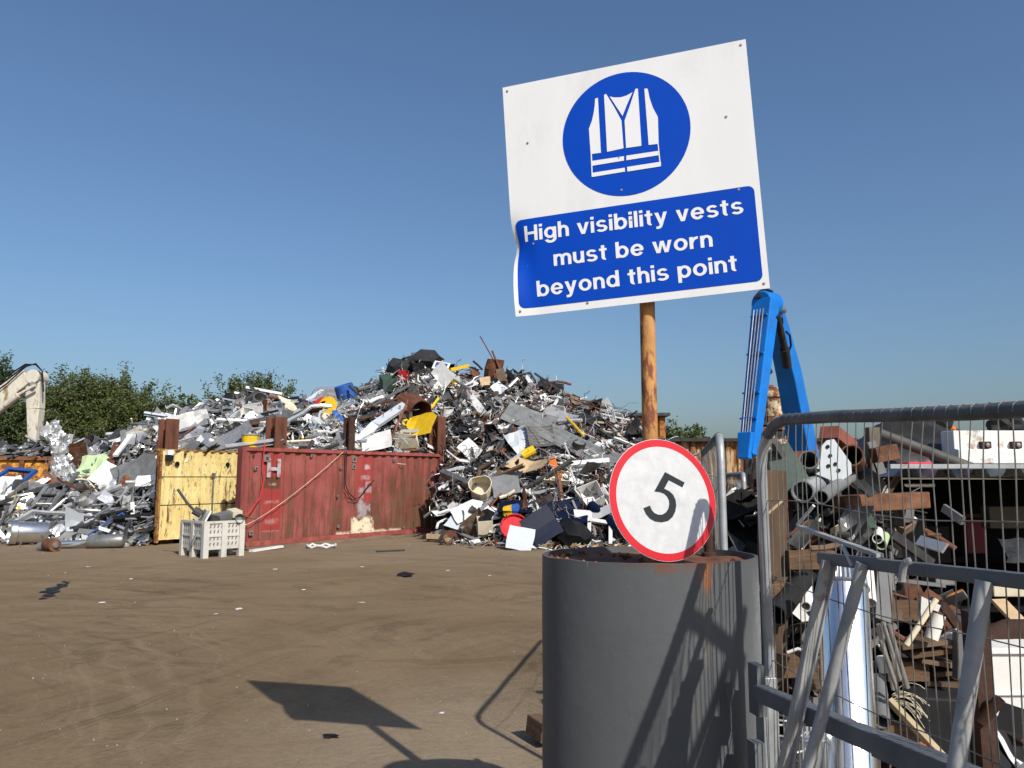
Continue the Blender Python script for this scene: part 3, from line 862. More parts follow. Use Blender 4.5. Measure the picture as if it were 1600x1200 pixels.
for (a, b, s, lab) in ((628, 578, (1.0, .9), 'crumpled black plastic sheet slumped on the peak of the heap'), (658, 566, (1.3, .8), 'black plastic sheet forming the very top of the heap')):
    piece('plastic_sheet', g_clump(s[0] * .55, .5), M['char'], a, b, lean(.3, .3), lab, 'plastic sheet', 'black plastic peak' if a > 640 else None)
q = on_heap(690, 577, .3) + Vector((0, -.2, .1))
sg = thing('scrapped_sign', 'white board with a blue panel tossed near the peak of the heap', 'sign', q)
rt = lean(.75, -.25).to_4x4()
b_ = MB(); b_.add([tuple(v) for v in MB().box((0, 0, 0), (.62, .42, .03)).v], MB().box((0, 0, 0), (1, 1, 1)).f, mtx=Matrix.Translation(q) @ rt); b_.build('board', M['white'], sg)
b_ = MB(); b_.add([tuple(v) for v in MB().box((0, .02, .02), (.46, .25, .016)).v], MB().box((0, 0, 0), (1, 1, 1)).f, mtx=Matrix.Translation(q) @ rt); b_.build('panel', M['blue'], sg)
mark('blue and white board', 690, 575)
bar_on_heap('box_section', (703, 578), (732, 571), .06, M['yellow'], 'short yellow box section lying near the peak of the heap', 'beam', 'yellow box section', square=1, lift=.4)
piece('metal_sheet', g_sheet(1.0, 1.0, .25), M['white'], 684, 595, lean(.7, .6), 'white folded sheet below the blue and white board', 'metal sheet', 'white folded sheet', lift=.3)
piece('metal_sheet', g_sheet(.95, .35, .1), M['white'], 664, 592, lean(.5, .25), 'long white panel edge poking out beside the white folded sheet', 'metal sheet', None, lift=.25)
piece('metal_box', g_box(.45, .32, .25), M['yellow'], 699, 596, lean(.5, -.3), 'yellow metal box jammed under the blue and white board', 'box', 'yellow box', lift=.3)
piece('steel_drum', g_can(.36, .75, 14, .3), M['rust'], 773, 577, lean(.2, .2, .1), 'rust brown drum standing on the ridge at the foot of the tall rod', 'drum', 'rusty ridge drum', lift=.25)
bar_on_heap('steel_rod', (750, 525), (776, 572), .025, M['rust'], 'tall thin dark rod sticking up into the sky from the ridge', 'rod', 'tall rod', ya=29.3, yb=29.5)
bar_on_heap('steel_angle', (769, 548), (785, 588), .06, M['rust'], 'rusty steel angle pointing up beside the tall thin rod', 'beam', None, square=.35, ya=29.2, yb=29.3)
bar_on_heap('steel_rod', (739, 564), (754, 578), .04, M['char'], 'short black rod bending out of the ridge before the rusty drum', 'rod', None, ya=29.3, yb=29.4)
piece('scrap_tank', g_can(.46, .9, 18, .3), M['rust_post'], 642, 640, lean(.55, .3, .35) @ Matrix.Rotation(1.2, 3, 'X'), 'big rust brown tank torn open behind the yellow crumpled sheet', 'tank', 'rusty tank', lift=.35)
piece('metal_sheet', g_sheet(1.5, .75, .22, seg=(6, 4)), M['yellow'], 648, 668, lean(.7, -.35), 'yellow crumpled sheet above the far end of the red container', 'metal sheet', 'yellow crumpled sheet', lift=.45)
bar_on_heap('yellow_strut', (662, 655), (685, 622), .045, M['yellow'], 'thin yellow strut slanting up from the yellow crumpled sheet', 'strut', None, lift=.45)
a = on_heap(640, 628, .5); b = on_heap(586, 664, .7); c = on_heap(556, 697, .5)
mb = MB(); mb.bar(a, b, .27, .12, up=(0, -1, .4)); mb.bar(b, P(557, 694, b.y - .4), .27, .12, up=(0, -1, .2))
tag(mb.build('folded_duct', M['lightgrey']), 'pale grey folded duct bending down to the middle of the red container', 'duct'); mark('pale grey duct', 600, 660)
piece('metal_sheet', g_sheet(1.3, .75, .06), M['white'], 577, 691, lean(.65, .15), 'flat white panel resting on the red container under the pale grey duct', 'panel', 'white panel', lift=.35)
piece('appliance_shell', g_box(.95, .4, .3, warp=.2), M['cream'], 630, 690, lean(.4, .05), 'cream white appliance shell lying open behind the red container', 'appliance', 'cream appliance', lift=.3)
piece('metal_sheet', g_corr(.8, 1.7, .12, .03, .12), M['grey'], 827, 655, lean(.65, 1.15), 'ribbed grey cladding sheet lying across the middle of the heap', 'cladding sheet', 'ribbed grey sheet', lift=.4)
piece('metal_sheet', g_sheet(.9, 1.1, .08), M['grey'], 872, 655, lean(.6, 1.0), 'flat dark grey sheet beside the ribbed grey cladding', 'metal sheet', None, lift=.35)
piece('cladding_roll', g_corr(.7, 3.0, .16, .03, .16), M['grey'], 893, 692, lean(.62, .95), 'long curved grey cladding strip sloping down towards the round sign', 'cladding sheet', 'long cladding strip', lift=.5)
piece('metal_sheet', g_corr(.7, .8, .1, .03, .5), M['alu'], 845, 683, lean(.75, 1.7), 'crimped silver sheet end below the ribbed grey cladding', 'cladding sheet', None, lift=.45)
piece('metal_sheet', g_sheet(.75, .9, .15), M['lightgrey'], 815, 690, lean(.7, .5), 'pale curved metal sheet beside the crimped silver sheet end', 'metal sheet', None, lift=.4)
piece('plastic_crate', g_box(.35, .3, .3), M['red'], 631, 586, lean(.5, .2), 'small red plastic crate on the steep edge below the peak', 'crate', 'red crate', lift=.3)
piece('metal_sheet', g_sheet(.38, .42, .05), M['tan'], 758, 596, lean(.75, .1), 'small pinkish tan panel below the rusty ridge drum', 'panel', 'pinkish panel', lift=.3)
piece('gas_cylinder', g_can(.14, .4, 12, .05), M['yellow'], 826, 707, lean(.8, .4) @ Matrix.Rotation(1.3, 3, 'Y'), 'small yellow canister on the slope above the beige folded panel', 'canister', 'yellow canister', lift=.4)
piece('metal_sheet', g_sheet(1.2, .6, .25), M['tan'], 826, 730, lean(.55, -.5), 'beige folded panel under the yellow canister', 'panel', 'beige panel', lift=.35)
piece('metal_tray', g_box(.7, .45, .15, warp=.2), M['cream'], 873, 745, lean(.55, -.3), 'cream sided metal tray on the lower slope below the beige panel', 'tray', 'cream tray', lift=.35)
piece('plastic_strip', g_sheet(.18, .7, .1), M['orange'], 868, 731, lean(.7, .3), 'bright orange strip sticking up behind the cream tray', 'strip', None, lift=.4)
bar_on_heap('steel_channel', (889, 640), (893, 682), .06, M['orange'], 'rusty orange channel standing on the slope above the long cladding strip', 'beam', 'orange channel', square=.5, ya=27.6, yb=26.4)
bar_on_heap('yellow_strut', (885, 652), (912, 681), .04, M['yellow'], 'yellow strut beside the rusty orange channel', 'strut', None, lift=.5)
piece('car_panel', g_sheet(.80, .78, .04, seg=(4, 4)), M['navy'], 846, 822, lean(.9, .6), 'dark navy square panel propped at the foot of the heap', 'panel', 'navy panel', lift=.45, dy=-.25)  # flat car body panel
piece('car_bumper', g_sheet(1.8, .5, .2, seg=(7, 3)), M['navy'], 835, 790, lean(.4, -.1), 'dark navy vehicle panel lying above the propped navy panel', 'panel', None, lift=.3)
piece('car_panel', g_sheet(1.0, .95, .12), M['navy'], 884, 805, lean(.6, .3), 'dark navy panel slumped behind the black tank', 'panel', None, lift=.3)
piece('plastic_tank', g_clump(.48, .35), M['dark'], 893, 833, lean(.3, 0), 'glossy black moulded plastic tank at the foot of the heap', 'tank', 'black tank', lift=.25, smooth=True)
q = G(813, 859)
o = link_piece('metal_sheet', *g_sheet(.62, .62, .02), M['lightgrey'], Vector((q.x, q.y, .26)), lean(.80, -.2)); tag(o, 'pale grey square panel leaning at the foot of the heap before the navy panel', 'panel'); mark('pale leaning panel', 820, 846)
piece('plastic_dish', g_can(.36, .12, 18, .03), M['red'], 804, 824, lean(.8, 0), 'round red dish beside the propped navy panel', 'dish', 'red dish', lift=.3)
yb_ = on_heap(783, 803, .3)
yd = thing('paint_drum', 'small yellow banded drum with a black end above the red dish', 'drum', yb_)
axd = Vector((1, -.35, .25)).normalized()
MB().lathe([(.001, 0), (.165, 0), (.17, .12)], yb_, axd, 16).build('end_cap', M['dark'], yd)
MB().lathe([(.171, .121), (.172, .36)], yb_, axd, 16).build('label_band', M['yellow'], yd)
MB().lathe([(.17, .361), (.168, .5), (.001, .5)], yb_, axd, 16).build('body', M['blue'], yd)
mark('yellow banded drum', 783, 803)
piece('cabinet_shell', g_box(.65, .6, .35, warp=.15), M['white'], 922, 775, lean(.75, .5), 'white cabinet shell with a brown inside on the lower slope behind the round sign', 'cabinet', 'white cabinet', lift=.35)
piece('metal_sheet', g_sheet(.9, .35, .2), M['white'], 925, 806, lean(.6, -.1), 'white bent panel between the white cabinet and the black tank', 'metal sheet', None, lift=.35)
piece('white_frame', g_frame(.62, .8, .09), M['white'], 937, 838, lean(.85, -.2), 'white frame standing at the heap foot just above the grey drum rim', 'frame', None, lift=.3)  # an open four-bar frame
piece('plastic_pipe', g_tube(1.9, .14, 0, 12), M['navy'], 962, 822, lean(.55, 2.2), 'fat dark pipe sloping behind the lower edge of the round sign', 'pipe', None, lift=.4)
piece('metal_sheet', g_sheet(.9, .5, .08), M['white'], 733, 797, lean(.75, .5), 'white triangular panel beside the far corner of the red container', 'panel', 'white triangular panel', lift=.3)
piece('metal_sheet', g_sheet(.9, .55, .05), M['white'], 752, 803, lean(.6, .2), 'white panel lying flat between the white triangular panel and yellow banded drum', 'panel', None, lift=.25)
piece('metal_sheet', g_sheet(.95, .5, .03), M['lightgrey'], 726, 819, lean(.6, -.35), 'pale grey sheet lying below the white triangular panel', 'metal sheet', None, lift=.25)
piece('wire_basket', g_box(.4, .35, .4), M['cream'], 758, 822, lean(.3, .2), 'cream wire basket box at the heap foot below the yellow banded drum', 'basket', None, lift=.25)
for py_, l_ in ((735, 1.35), (752, .8), (772, 1.6), (783, .7)):
    bar_on_heap('white_bar', (691, py_ + 3), (691 + 22 * l_, py_ - 5), .05, M['white'], {735: 'topmost white bar sticking out past the far corner of the red container', 752: 'second white bar down beside the far corner of the red container',
                772: 'longest white bar beside the far corner of the red container', 783: 'lowest short white bar beside the far corner of the red container'}[py_], 'bar', None, square=.8, ya=22.7, yb=22.5)
piece('chair_shell', g_can(.30, .6, 14, .5), M['cream'], 752, 765, lean(.85, .4), 'curved cream shell with a dark mouth above the white triangular panel', 'shell', 'cream shell', lift=.35)
piece('metal_sheet', g_sheet(.75, .7, .05), M['grey'], 790, 758, lean(.75, .2), 'dark grey flat panel beside the curved cream shell', 'panel', None, lift=.35)
piece('timber_offcut', g_beam(1.0, .16, 2), M['tan'], 668, 847, lean(.1, .15), 'tan timber offcut lying before the far end of the red container', 'timber', None, lift=.2)
piece('timber_offcut', g_beam(.8, .14, 2), M['tan'], 690, 838, lean(.1, -.1), 'tan timber offcut nearest the far corner of the red container', 'timber', None, lift=.2)
piece('steel_roller', g_can(.18, .5, 12, .1), M['rust'], 708, 838, lean(.3, .2) @ Matrix.Rotation(1.4, 3, 'Y'), 'rusty roller lying at the heap foot beside the red container', 'roller', None, lift=.25)
bar_on_heap('steel_channel', (700, 688), (760, 701), .07, M['brown'], 'brown channel reaching out over the top corner of the red container', 'beam', None, square=.5, lift=.4)
bar_on_heap('steel_pipe', (692, 735), (717, 705), .05, M['tan'], 'tan pipe propped against the far rust brown column', 'pipe', None, lift=.5)
# left part
piece('torn_sheet', g_sheet(.85, .75, .12, seg=(5, 4)), M['green'], 146, 727, lean(.8, .1), 'large pale green torn panel on the slope beyond the yellow container', 'panel', 'pale green panel', lift=.4)
piece('torn_sheet', g_sheet(.42, .4, .12, seg=(4, 4)), M['green'], 88, 743, lean(.85, .3), 'small pale green torn panel under the silver foil bale', 'panel', 'small green panel', lift=.35)
fb = on_heap(95, 745, .3); ft = P(92, 668, fb.y + .4)
mb = MB()
for i in range(44):
    t = i / 43
    q = ft.lerp(fb, t) + Vector((jit(.20) - .28 * (1 - t) ** 3, jit(.15), jit(.05)))
    v, f = g_clump(.09 + .07 * hr.random(), .75)
    mb.add(v, f, mtx=Matrix.Translation(q) @ Matrix.Scale(2.1, 4, (0, 0, 1)))
tag(mb.build('foil_bale', M['alu']), 'tall hanging bale of crushed silver foil beside the white digger arm', 'bale'); mark('silver foil bale', 95, 700)
piece('steel_plate', g_box(.75, .5, .8), M['rust'], 113, 716, lean(.35, .1), 'rust brown steel box behind the pale green torn panel', 'box', 'rust brown box', lift=.4)
o = piece('blue_window', g_frame(.95, .62, .1), M['blue'], 20, 746, lean(.6, -.15), 'blue window frame lying before the orange skip', 'frame', 'blue frame', lift=.35)
piece('metal_sheet', g_sheet(1.25, 1.3, .12, seg=(5, 4)), M['grey'], 213, 744, lean(.7, .5), 'large dark grey bent sheet beside the yellow container', 'metal sheet', 'dark grey sheet', lift=.35)
piece('metal_sheet', g_sheet(.75, .35, .05), M['white'], 236, 750, lean(.75, .2), 'white panel lying on the large dark grey sheet beside the yellow container', 'panel', None, lift=.55)
piece('metal_sheet', g_sheet(.6, .75, .1), M['white'], 165, 742, lean(.7, -.4), 'white upright panel just beyond the pale green torn panel', 'panel', None, lift=.45)
piece('metal_bonnet', g_sheet(1.3, .5, .25, seg=(6, 4)), M['steel'], 296, 662, lean(.7, .45), 'curved silver bonnet like sheet above the yellow container', 'metal sheet', 'silver bonnet sheet', lift=.5)
piece('metal_sheet', g_sheet(1.6, .6, .1), M['steel'], 350, 690, lean(.6, .5), 'grey folded sheet resting on the yellow container', 'metal sheet', None, lift=.4)
piece('metal_tray', g_box(.9, .8, .25), M['steel'], 411, 668, lean(.6, .4), 'grey box lid caught behind the broad rust column', 'tray', None, lift=.4)
piece('bent_tube', g_tube(2.2, .06, 3, 8), M['alu'], 462, 655, lean(.7, 1.2), 'thick bent silver tube looping above the red container', 'tube', 'looping silver tube', lift=.6, smooth=True)
bar_on_heap('steel_pole', (505, 622), (560, 652), .035, M['alu'], 'thin pale pole crossing in front of the yellow reel', 'pole', None, ya=26.4, yb=26.2)
bar_on_heap('steel_pole', (583, 634), (640, 602), .05, M['steel'], 'long grey pole climbing the slope behind the blue barrel', 'pole', 'long grey pole', lift=.5)
bar_on_heap('rebar', (545, 645), (632, 620), .035, M['rust'], 'long rusty bar running up beside the blue barrel', 'bar', None, lift=.5)
bar_on_heap('rebar', (560, 655), (640, 640), .035, M['rust'], 'long rusty bar running level towards the rusty tank', 'bar', None, lift=.6)
bar_on_heap('rebar', (610, 690), (640, 620), .035, M['rust'], 'long rusty bar leaning across the rusty tank', 'bar', None, lift=.8)
q = P(391, 688, 19.35)
tb = thing('tub', 'yellow and orange tub sitting behind the near corner of the red container', 'tub', q - Vector((0, 0, .3)))
MB().lathe([(.001, 0), (.2, 0), (.2, .34)], q - Vector((0, 0, .22)), (0, 0, 1), 16).build('body', M['yellow'], tb)
MB().lathe([(.22, .341), (.22, .38), (.001, .385)], q - Vector((0, 0, .22)), (0, 0, 1), 16).build('rim', M['grey'], tb)
mark('yellow tub', 391, 688)
piece('white_box', g_box(.6, .4, .3), M['white'], 395, 640, lean(.4, .4), 'silver white bent box among tubes above the yellow tub', 'box', None, lift=.3)
piece('metal_box', g_box(.5, .5, .45, warp=.15), M['dkgreen'], 606, 600, lean(.3, .4), 'dull green boxy cabinet on the steep edge below the peak', 'cabinet', 'dull green cabinet', lift=.3)
# pots, motor and exhaust parts along the foot of the heap
def pot(px, py, r, l, ax, label, nm, flare=1.15):
    q = G(px, py); q.z = r * flare
    ax = Vector(ax).normalized(); q = q - ax * l / 2
    o = thing(nm, label, 'pot', q - Vector((0, 0, q.z)))
    MB().lathe([(.001, .02), (r * .95, .02), (r, .05), (r, l * .8), (r * flare, l * .83), (r * flare, l), (r * flare * .9, l), (r * .93, l * .78), (r * .9, .06), (.001, .05)], q, ax, 28).build('body', M['inox'], o, smooth=True)
    MB().tube(arc(q + ax * l, r * flare, 0, 2 * PI, 28, ax.orthogonal().normalized(), ax.cross(ax.orthogonal()).normalized())[:-1], .018, 6, closed=True).build('rim', M['inox'], o, smooth=True)
pot(44, 851, .27, .85, (-.72, -.6, .05), 'stainless cooking pot lying with its wide mouth to the yard', 'cooking_pot', 1.15)
pot(92, 842, .40, .8, (.85, .25, .08), 'larger stainless pot lying behind the wide mouthed cooking pot', 'cooking_pot', 1.03)
q = G(75, 861); mo = thing('scrap_motor', 'dark cylindrical motor with a grey pipe lying at the heap foot', 'motor', q)
MB().lathe([(.001, 0), (.12, 0), (.15, .04), (.15, .32), (.001, .34)], q + Vector((-.05, 0, .15)), (.9, -.45, 0), 16).build('body', M['rust'], mo, smooth=True)
MB().lathe([(.001, 0), (.08, 0), (.06, .04), (.001, .05)], q + Vector((-.05, 0, .15)) + Vector((.9, -.45, 0)).normalized() * .341, (.9, -.45, 0), 12).build('end_plate', M['steel'], mo)
MB().lathe([(.001, 0), (.09, 0), (.09, .22), (.001, .22)], q + Vector((-.28, .1, .1)), (.9, -.2, .1), 12).build('gearbox', M['alu'], mo)
q = G(112, 857)
tag(MB().tube([q + Vector((-.45, -.05, .1)), q + Vector((0, 0, .11)), q + Vector((.35, .1, .13)), q + Vector((.75, .1, .12))], .085, 12, hollow=.8).build('exhaust_pipe', M['inox'], smooth=True), 'fat grey exhaust pipe lying on the dirt beside the dark motor', 'pipe')
q = G(105, 846)
tag(MB().tube([q + Vector((-.4, 0, .12)), q + Vector((-.2, 0, .3)), q + Vector((.1, 0, .34)), q + Vector((.4, .1, .27))], .055, 10).build('exhaust_pipe', M['inox'], smooth=True), 'curved silver exhaust pipe arching behind the fat grey exhaust pipe', 'pipe')
q = G(158, 857); ex = thing('silencer', 'grey flattened exhaust silencer lying at the heap foot', 'silencer', q)
b_ = MB(); b_.lathe([(.001, -.42), (.12, -.42), (.16, -.36), (.16, .36), (.12, .42), (.001, .42)], q + Vector((.08, .05, .17)), (1, .12, .05), 14); b_.build('body', M['steel'], ex, smooth=True)
MB().tube([q + Vector((-.34, 0, .16)), q + Vector((-.65, -.05, .08)), q + Vector((-1.0, -.05, .06))], .04, 8).build('pipe', M['steel'], ex)
q = G(150, 843)
tag(MB().tube([q + Vector((-.25, .1, .42)), q + Vector((.0, 0, .2)), q + Vector((.14, -.05, .1))], .085, 12, hollow=.8).build('exhaust_pipe', M['inox'], smooth=True), 'short silver pipe slanting down behind the flattened silencer', 'pipe')
q = G(140, 848)
tag(MB().tube([q + Vector((-.25, .0, .22)), q + Vector((.2, .0, .17))], .10, 12, hollow=.8).build('exhaust_pipe', M['inox'], smooth=True), 'stubby silver pipe lying beside the flattened silencer', 'pipe')
mark('cooking pots', 60, 840); mark('flattened silencer', 158, 848)
piece('steel_plate', g_sheet(1.1, .55, .1), M['grey'], 115, 838, lean(.45, .3), 'dark grey plate lying behind the exhaust pipes', 'plate', None, lift=.3)
bar_on_heap('steel_pole', (60, 818), (101, 780), .03, M['white'], 'thin white pole leaning on the slope above the cooking pots', 'pole', 'white pole', lift=.5)
for i in range(7):
    a = (26 + 9 * i, 783 + i * 2); b = (52 + 7 * i, 752 + i * 3)
    bar_on_heap('aluminium_channel', a, b, .06, M['steel'], ['outermost grey channel in the bundle before the orange skip', 'second grey channel in the bundle before the orange skip', 'third grey channel in the bundle before the orange skip', 'middle grey channel in the bundle before the orange skip',
                'fifth grey channel along the bundle before the orange skip', 'sixth grey channel along the bundle before the orange skip', 'last grey channel of the bundle towards the small green panel'][i], 'channel', 'grey channels' if i == 3 else None, square=.6, lift=.4)
bar_on_heap('steel_beam', (66, 812), (122, 738), .05, M['steel'], 'long dark beam leaning up the slope below the rust brown box', 'beam', 'long dark beam', square=.6, lift=.5)
bar_on_heap('steel_beam', (162, 700), (190, 672), .12, M['char'], 'dark beam end poking up on the ridge before the dense green tree', 'beam', None, square=.5, lift=.5)
bar_on_heap('steel_beam', (180, 712), (205, 680), .07, M['white'], 'white beam end poking up beside the dark beam on the ridge', 'beam', None, square=.5, lift=.6)
bar_on_heap('steel_channel', (170, 730), (186, 690), .12, M['rust'], 'rust brown channel rising behind the pale green torn panel', 'beam', None, square=.5, lift=.4)

# --- the many other pieces: the larger ones as objects of their own
KINDS = {  # name: (noun, category)
    'metal_sheet': ('sheet', 'metal sheet'), 'steel_tube': ('tube', 'tube'), 'steel_beam': ('beam', 'beam'), 'metal_box': ('box', 'box'),
    'crushed_can': ('can', 'can'), 'crumpled_scrap': ('lump', 'scrap metal'), 'metal_frame': ('open rack', 'rack'), 'wire_tangle': ('wire tangle', 'wire')}  # the four-bar pieces are plain open frames
COL = {'alu': 'silver', 'steel': 'grey', 'white': 'white', 'cream': 'cream', 'grey': 'dark grey', 'dark': 'black', 'char': 'charcoal', 'blue': 'blue', 'yellow': 'yellow', 'red': 'red',
       'orange': 'orange', 'green': 'pale green', 'rust': 'rusty', 'brown': 'brown', 'tan': 'tan', 'lightgrey': 'pale grey', 'dkgreen': 'dark green', 'navy': 'navy'}
def pick_col(x, z, kind):
    u = hr.random()
    if x < -5.2 or (x < -4.2 and hr.random() < .5):
        tab = (('alu', .40), ('steel', .20), ('white', .06), ('lightgrey', .04), ('grey', .08), ('cream', .025), ('rust', .03), ('char', .10), ('dark', .06), ('yellow', .002), ('blue', .003))
    elif kind in ('steel_tube', 'steel_beam', 'wire_tangle'):
        tab = (('steel', .21), ('white', .19), ('rust', .20), ('alu', .10), ('char', .17), ('brown', .07), ('dark', .05), ('cream', .03), ('yellow', .012), ('orange', .008), ('red', .01))
    else:
        tab = (('white', .19), ('char', .20), ('dark', .17), ('steel', .13), ('grey', .10), ('rust', .08), ('lightgrey', .04), ('cream', .035), ('brown', .04), ('alu', .015), ('tan', .012), ('blue', .008), ('yellow', .005), ('red', .008), ('navy', .012))
    s = 0
    for k, w_ in tab:
        s += w_
        if u < s: return k
    return tab[0][0]
def make(kind, k):
    """k: size factor"""
    h_ = hr.random
    if kind == 'metal_sheet':
        if h_() < .45: return g_sheet(k * (.5 + .7 * h_()), k * (.08 + .16 * h_()), .05 + .15 * h_(), seg=(5, 2))
        return g_sheet(k * (.3 + .5 * h_()), k * (.22 + .36 * h_()), .05 + .2 * h_(), seg=(4, 4))
    if kind == 'steel_tube': return g_tube(k * (.6 + 1.3 * h_()), k * (.016 + .03 * h_()), hr.choice((0, 0, 1, 2, 3)), 6, hollow=.75 if h_() < .3 else 0)
    if kind == 'steel_beam': return g_beam(k * (.6 + 1.2 * h_()), k * (.05 + .07 * h_()), hr.choice((0, 1, 2)))
    if kind == 'metal_box': return g_box(k * (.3 + .35 * h_()), k * (.25 + .25 * h_()), k * (.08 + .2 * h_()), warp=.2)
    if kind == 'crushed_can': return g_can(k * (.10 + .12 * h_()), k * (.25 + .4 * h_()), 12, .35)
    if kind == 'crumpled_scrap': return g_sheet(k * (.35 + .35 * h_()), k * (.3 + .3 * h_()), .5, seg=(5, 5)) if h_() < .6 else g_clump(k * (.10 + .14 * h_()), .8)
    if kind == 'metal_frame': return g_frame(k * (.45 + .55 * h_()), k * (.35 + .45 * h_()), k * (.025 + .03 * h_()))
    return g_wire(k * (.3 + .3 * h_()))
def pick_kind(x):
    u = hr.random()
    tab = (('metal_sheet', .40), ('steel_tube', .25), ('steel_beam', .14), ('crumpled_scrap', .09), ('metal_box', .04), ('crushed_can', .04), ('metal_frame', .02), ('wire_tangle', .02)) if x < -5 else \
          (('metal_sheet', .32), ('steel_tube', .26), ('steel_beam', .16), ('metal_box', .07), ('wire_tangle', .08), ('crumpled_scrap', .04), ('metal_frame', .05), ('crushed_can', .02))
    s = 0
    for k, w_ in tab:
        s += w_
        if u < s: return k
    return 'metal_sheet'
def crowded(px, py, rad):
    return any(abs(L[1] - px) < rad and abs(L[2] - py) < rad for L in LAND)
def spot():
    while True:
        x = -17.5 + 24.0 * hr.random()
        yb = lerp_tab(BASE, x, 1); yr = lerp_tab(RIDGE, x, 2 - 1)
        y = yb + (yr - yb) * hr.random() ** .9
        z = heap(x, y)
        if z < -.5: continue
        px, py = pix((x, y, z))
        if px < -40 or px > 1120: continue
        return x, y, z
def put(kind, k, x, y, z, lift):
    n = heap_n(x, y)
    if kind in ('steel_tube', 'steel_beam'):
        a = hr.random() * PI
        if x < -8 and hr.random() < .6: a = R(20) + jit(.5)
        # long pieces lie along the slope, often slanting up to one side
        d = Vector((math.cos(a), math.sin(a), 0)); d = (d - n * d.dot(n) + Vector((0, 0, jit(.40)))).normalized()
        zz = d.orthogonal()
        rot = Matrix((d, zz.cross(d) * -1, zz)).transposed()
        if rot.determinant() < 0: rot.col[1] = -rot.col[1]
    else:
        rot = orient((n + Vector((0, -.2, 0))).normalized(), .42)
    return rot, Vector((x, y, z)) + n * lift
PIECES = []
want = {'metal_sheet': 230, 'steel_tube': 200, 'steel_beam': 110, 'metal_box': 36, 'crumpled_scrap': 50, 'crushed_can': 24, 'metal_frame': 34, 'wire_tangle': 30}
have = {k: 0 for k in want}
while any(have[k] < want[k] for k in want):
    x, y, z = spot()
    if crowded(*pix((x, y - .3, z + .2)), 17) and hr.random() < .9: continue
    kind = pick_kind(x)
    if have[kind] >= want[kind]:
        kind = [k for k in want if have[k] < want[k]][0]
    have[kind] += 1
    k = (0.72 + .70 * hr.random() ** 2)
    colr = pick_col(x, z, kind)
    if kind == 'wire_tangle' and colr in ('white', 'cream', 'yellow'): colr = hr.choice(('steel', 'rust', 'char'))
    rot, loc = put(kind, k, x, y, z, .10 + .22 * hr.random())
    v, f = make(kind, k)
    o = link_piece(kind, v, f, M[colr], loc, rot, smooth=kind in ('steel_tube', 'crushed_can'))
    PIECES.append((o, kind, colr, pix(loc), k))

# labels: look, then the two nearest pieces one can find
ADJ = {'metal_sheet': ('bent', 'folded', 'torn', 'creased'), 'steel_tube': ('thin', 'long', 'slanting'), 'steel_beam': ('straight', 'slim', 'tilted'), 'metal_box': ('dented', 'open', 'buckled'),
       'crushed_can': ('crushed', 'dented'), 'crumpled_scrap': ('crumpled', 'crushed'), 'metal_frame': ('skewed', 'bare'), 'wire_tangle': ('loose', 'springy')}
mark('red container top', 470, 690); mark('yellow container top', 310, 692); mark('foil covered ridge', 230, 655); mark('grey drum rim', 880, 850); mark('red container corner', 700, 780)
mark('far slope by the pole', 960, 690); mark('upper ridge', 840, 585); mark('dirt before the heap', 760, 852); mark('yellow container edge', 235, 800); mark('slope over the exhausts', 150, 795); mark('heap beside the skip', 15, 800)
labs = {}
for i, (o, kind, colr, (px, py), k) in enumerate(PIECES):
    near = sorted(LAND, key=lambda L: (L[1] - px) ** 2 + (L[2] - py) ** 2)[:2]
    noun = KINDS[kind][0]
    dx, dy = px - near[0][1], py - near[0][2]
    rel = 'above' if dy < -abs(dx) * .7 else 'below' if dy > abs(dx) * .7 else 'beside'
    base = f"{COL[colr]} {noun} {rel} the {near[0][0]}, towards the {near[1][0]}"
    labs.setdefault(base, []).append((o, kind, px, py, k))
ORD = {2: ('higher', 'lower'), 3: ('highest', 'middle', 'lowest'), 4: ('highest', 'second highest', 'third highest', 'lowest')}
for base, L in labs.items():
    n = len(L)
    if len(base.split()) > 13: base = base.replace(', towards the', ', near the').replace('foil covered ridge', 'foil ridge').replace('the near', 'near')
    L.sort(key=lambda e: e[3])
    cat = KINDS[L[0][1]][1]
    for j, (o, kind, px, py, k) in enumerate(L):
        a = ADJ[kind][int(abs(px * 7)) % len(ADJ[kind])]
        if n == 1: tag(o, f"{a} {base}", cat, f"{KINDS[kind][0]}s in the scrap heap")
        elif n in ORD: tag(o, (f"{ORD[n][j]} {base}" if len(base.split()) <= 15 else f"{ORD[n][j].split()[0]} {base.split(',')[0]}"), cat, f"{KINDS[kind][0]}s in the scrap heap")
        else: tag(o, base, cat, f"{KINDS[kind][0]}s in the scrap heap")

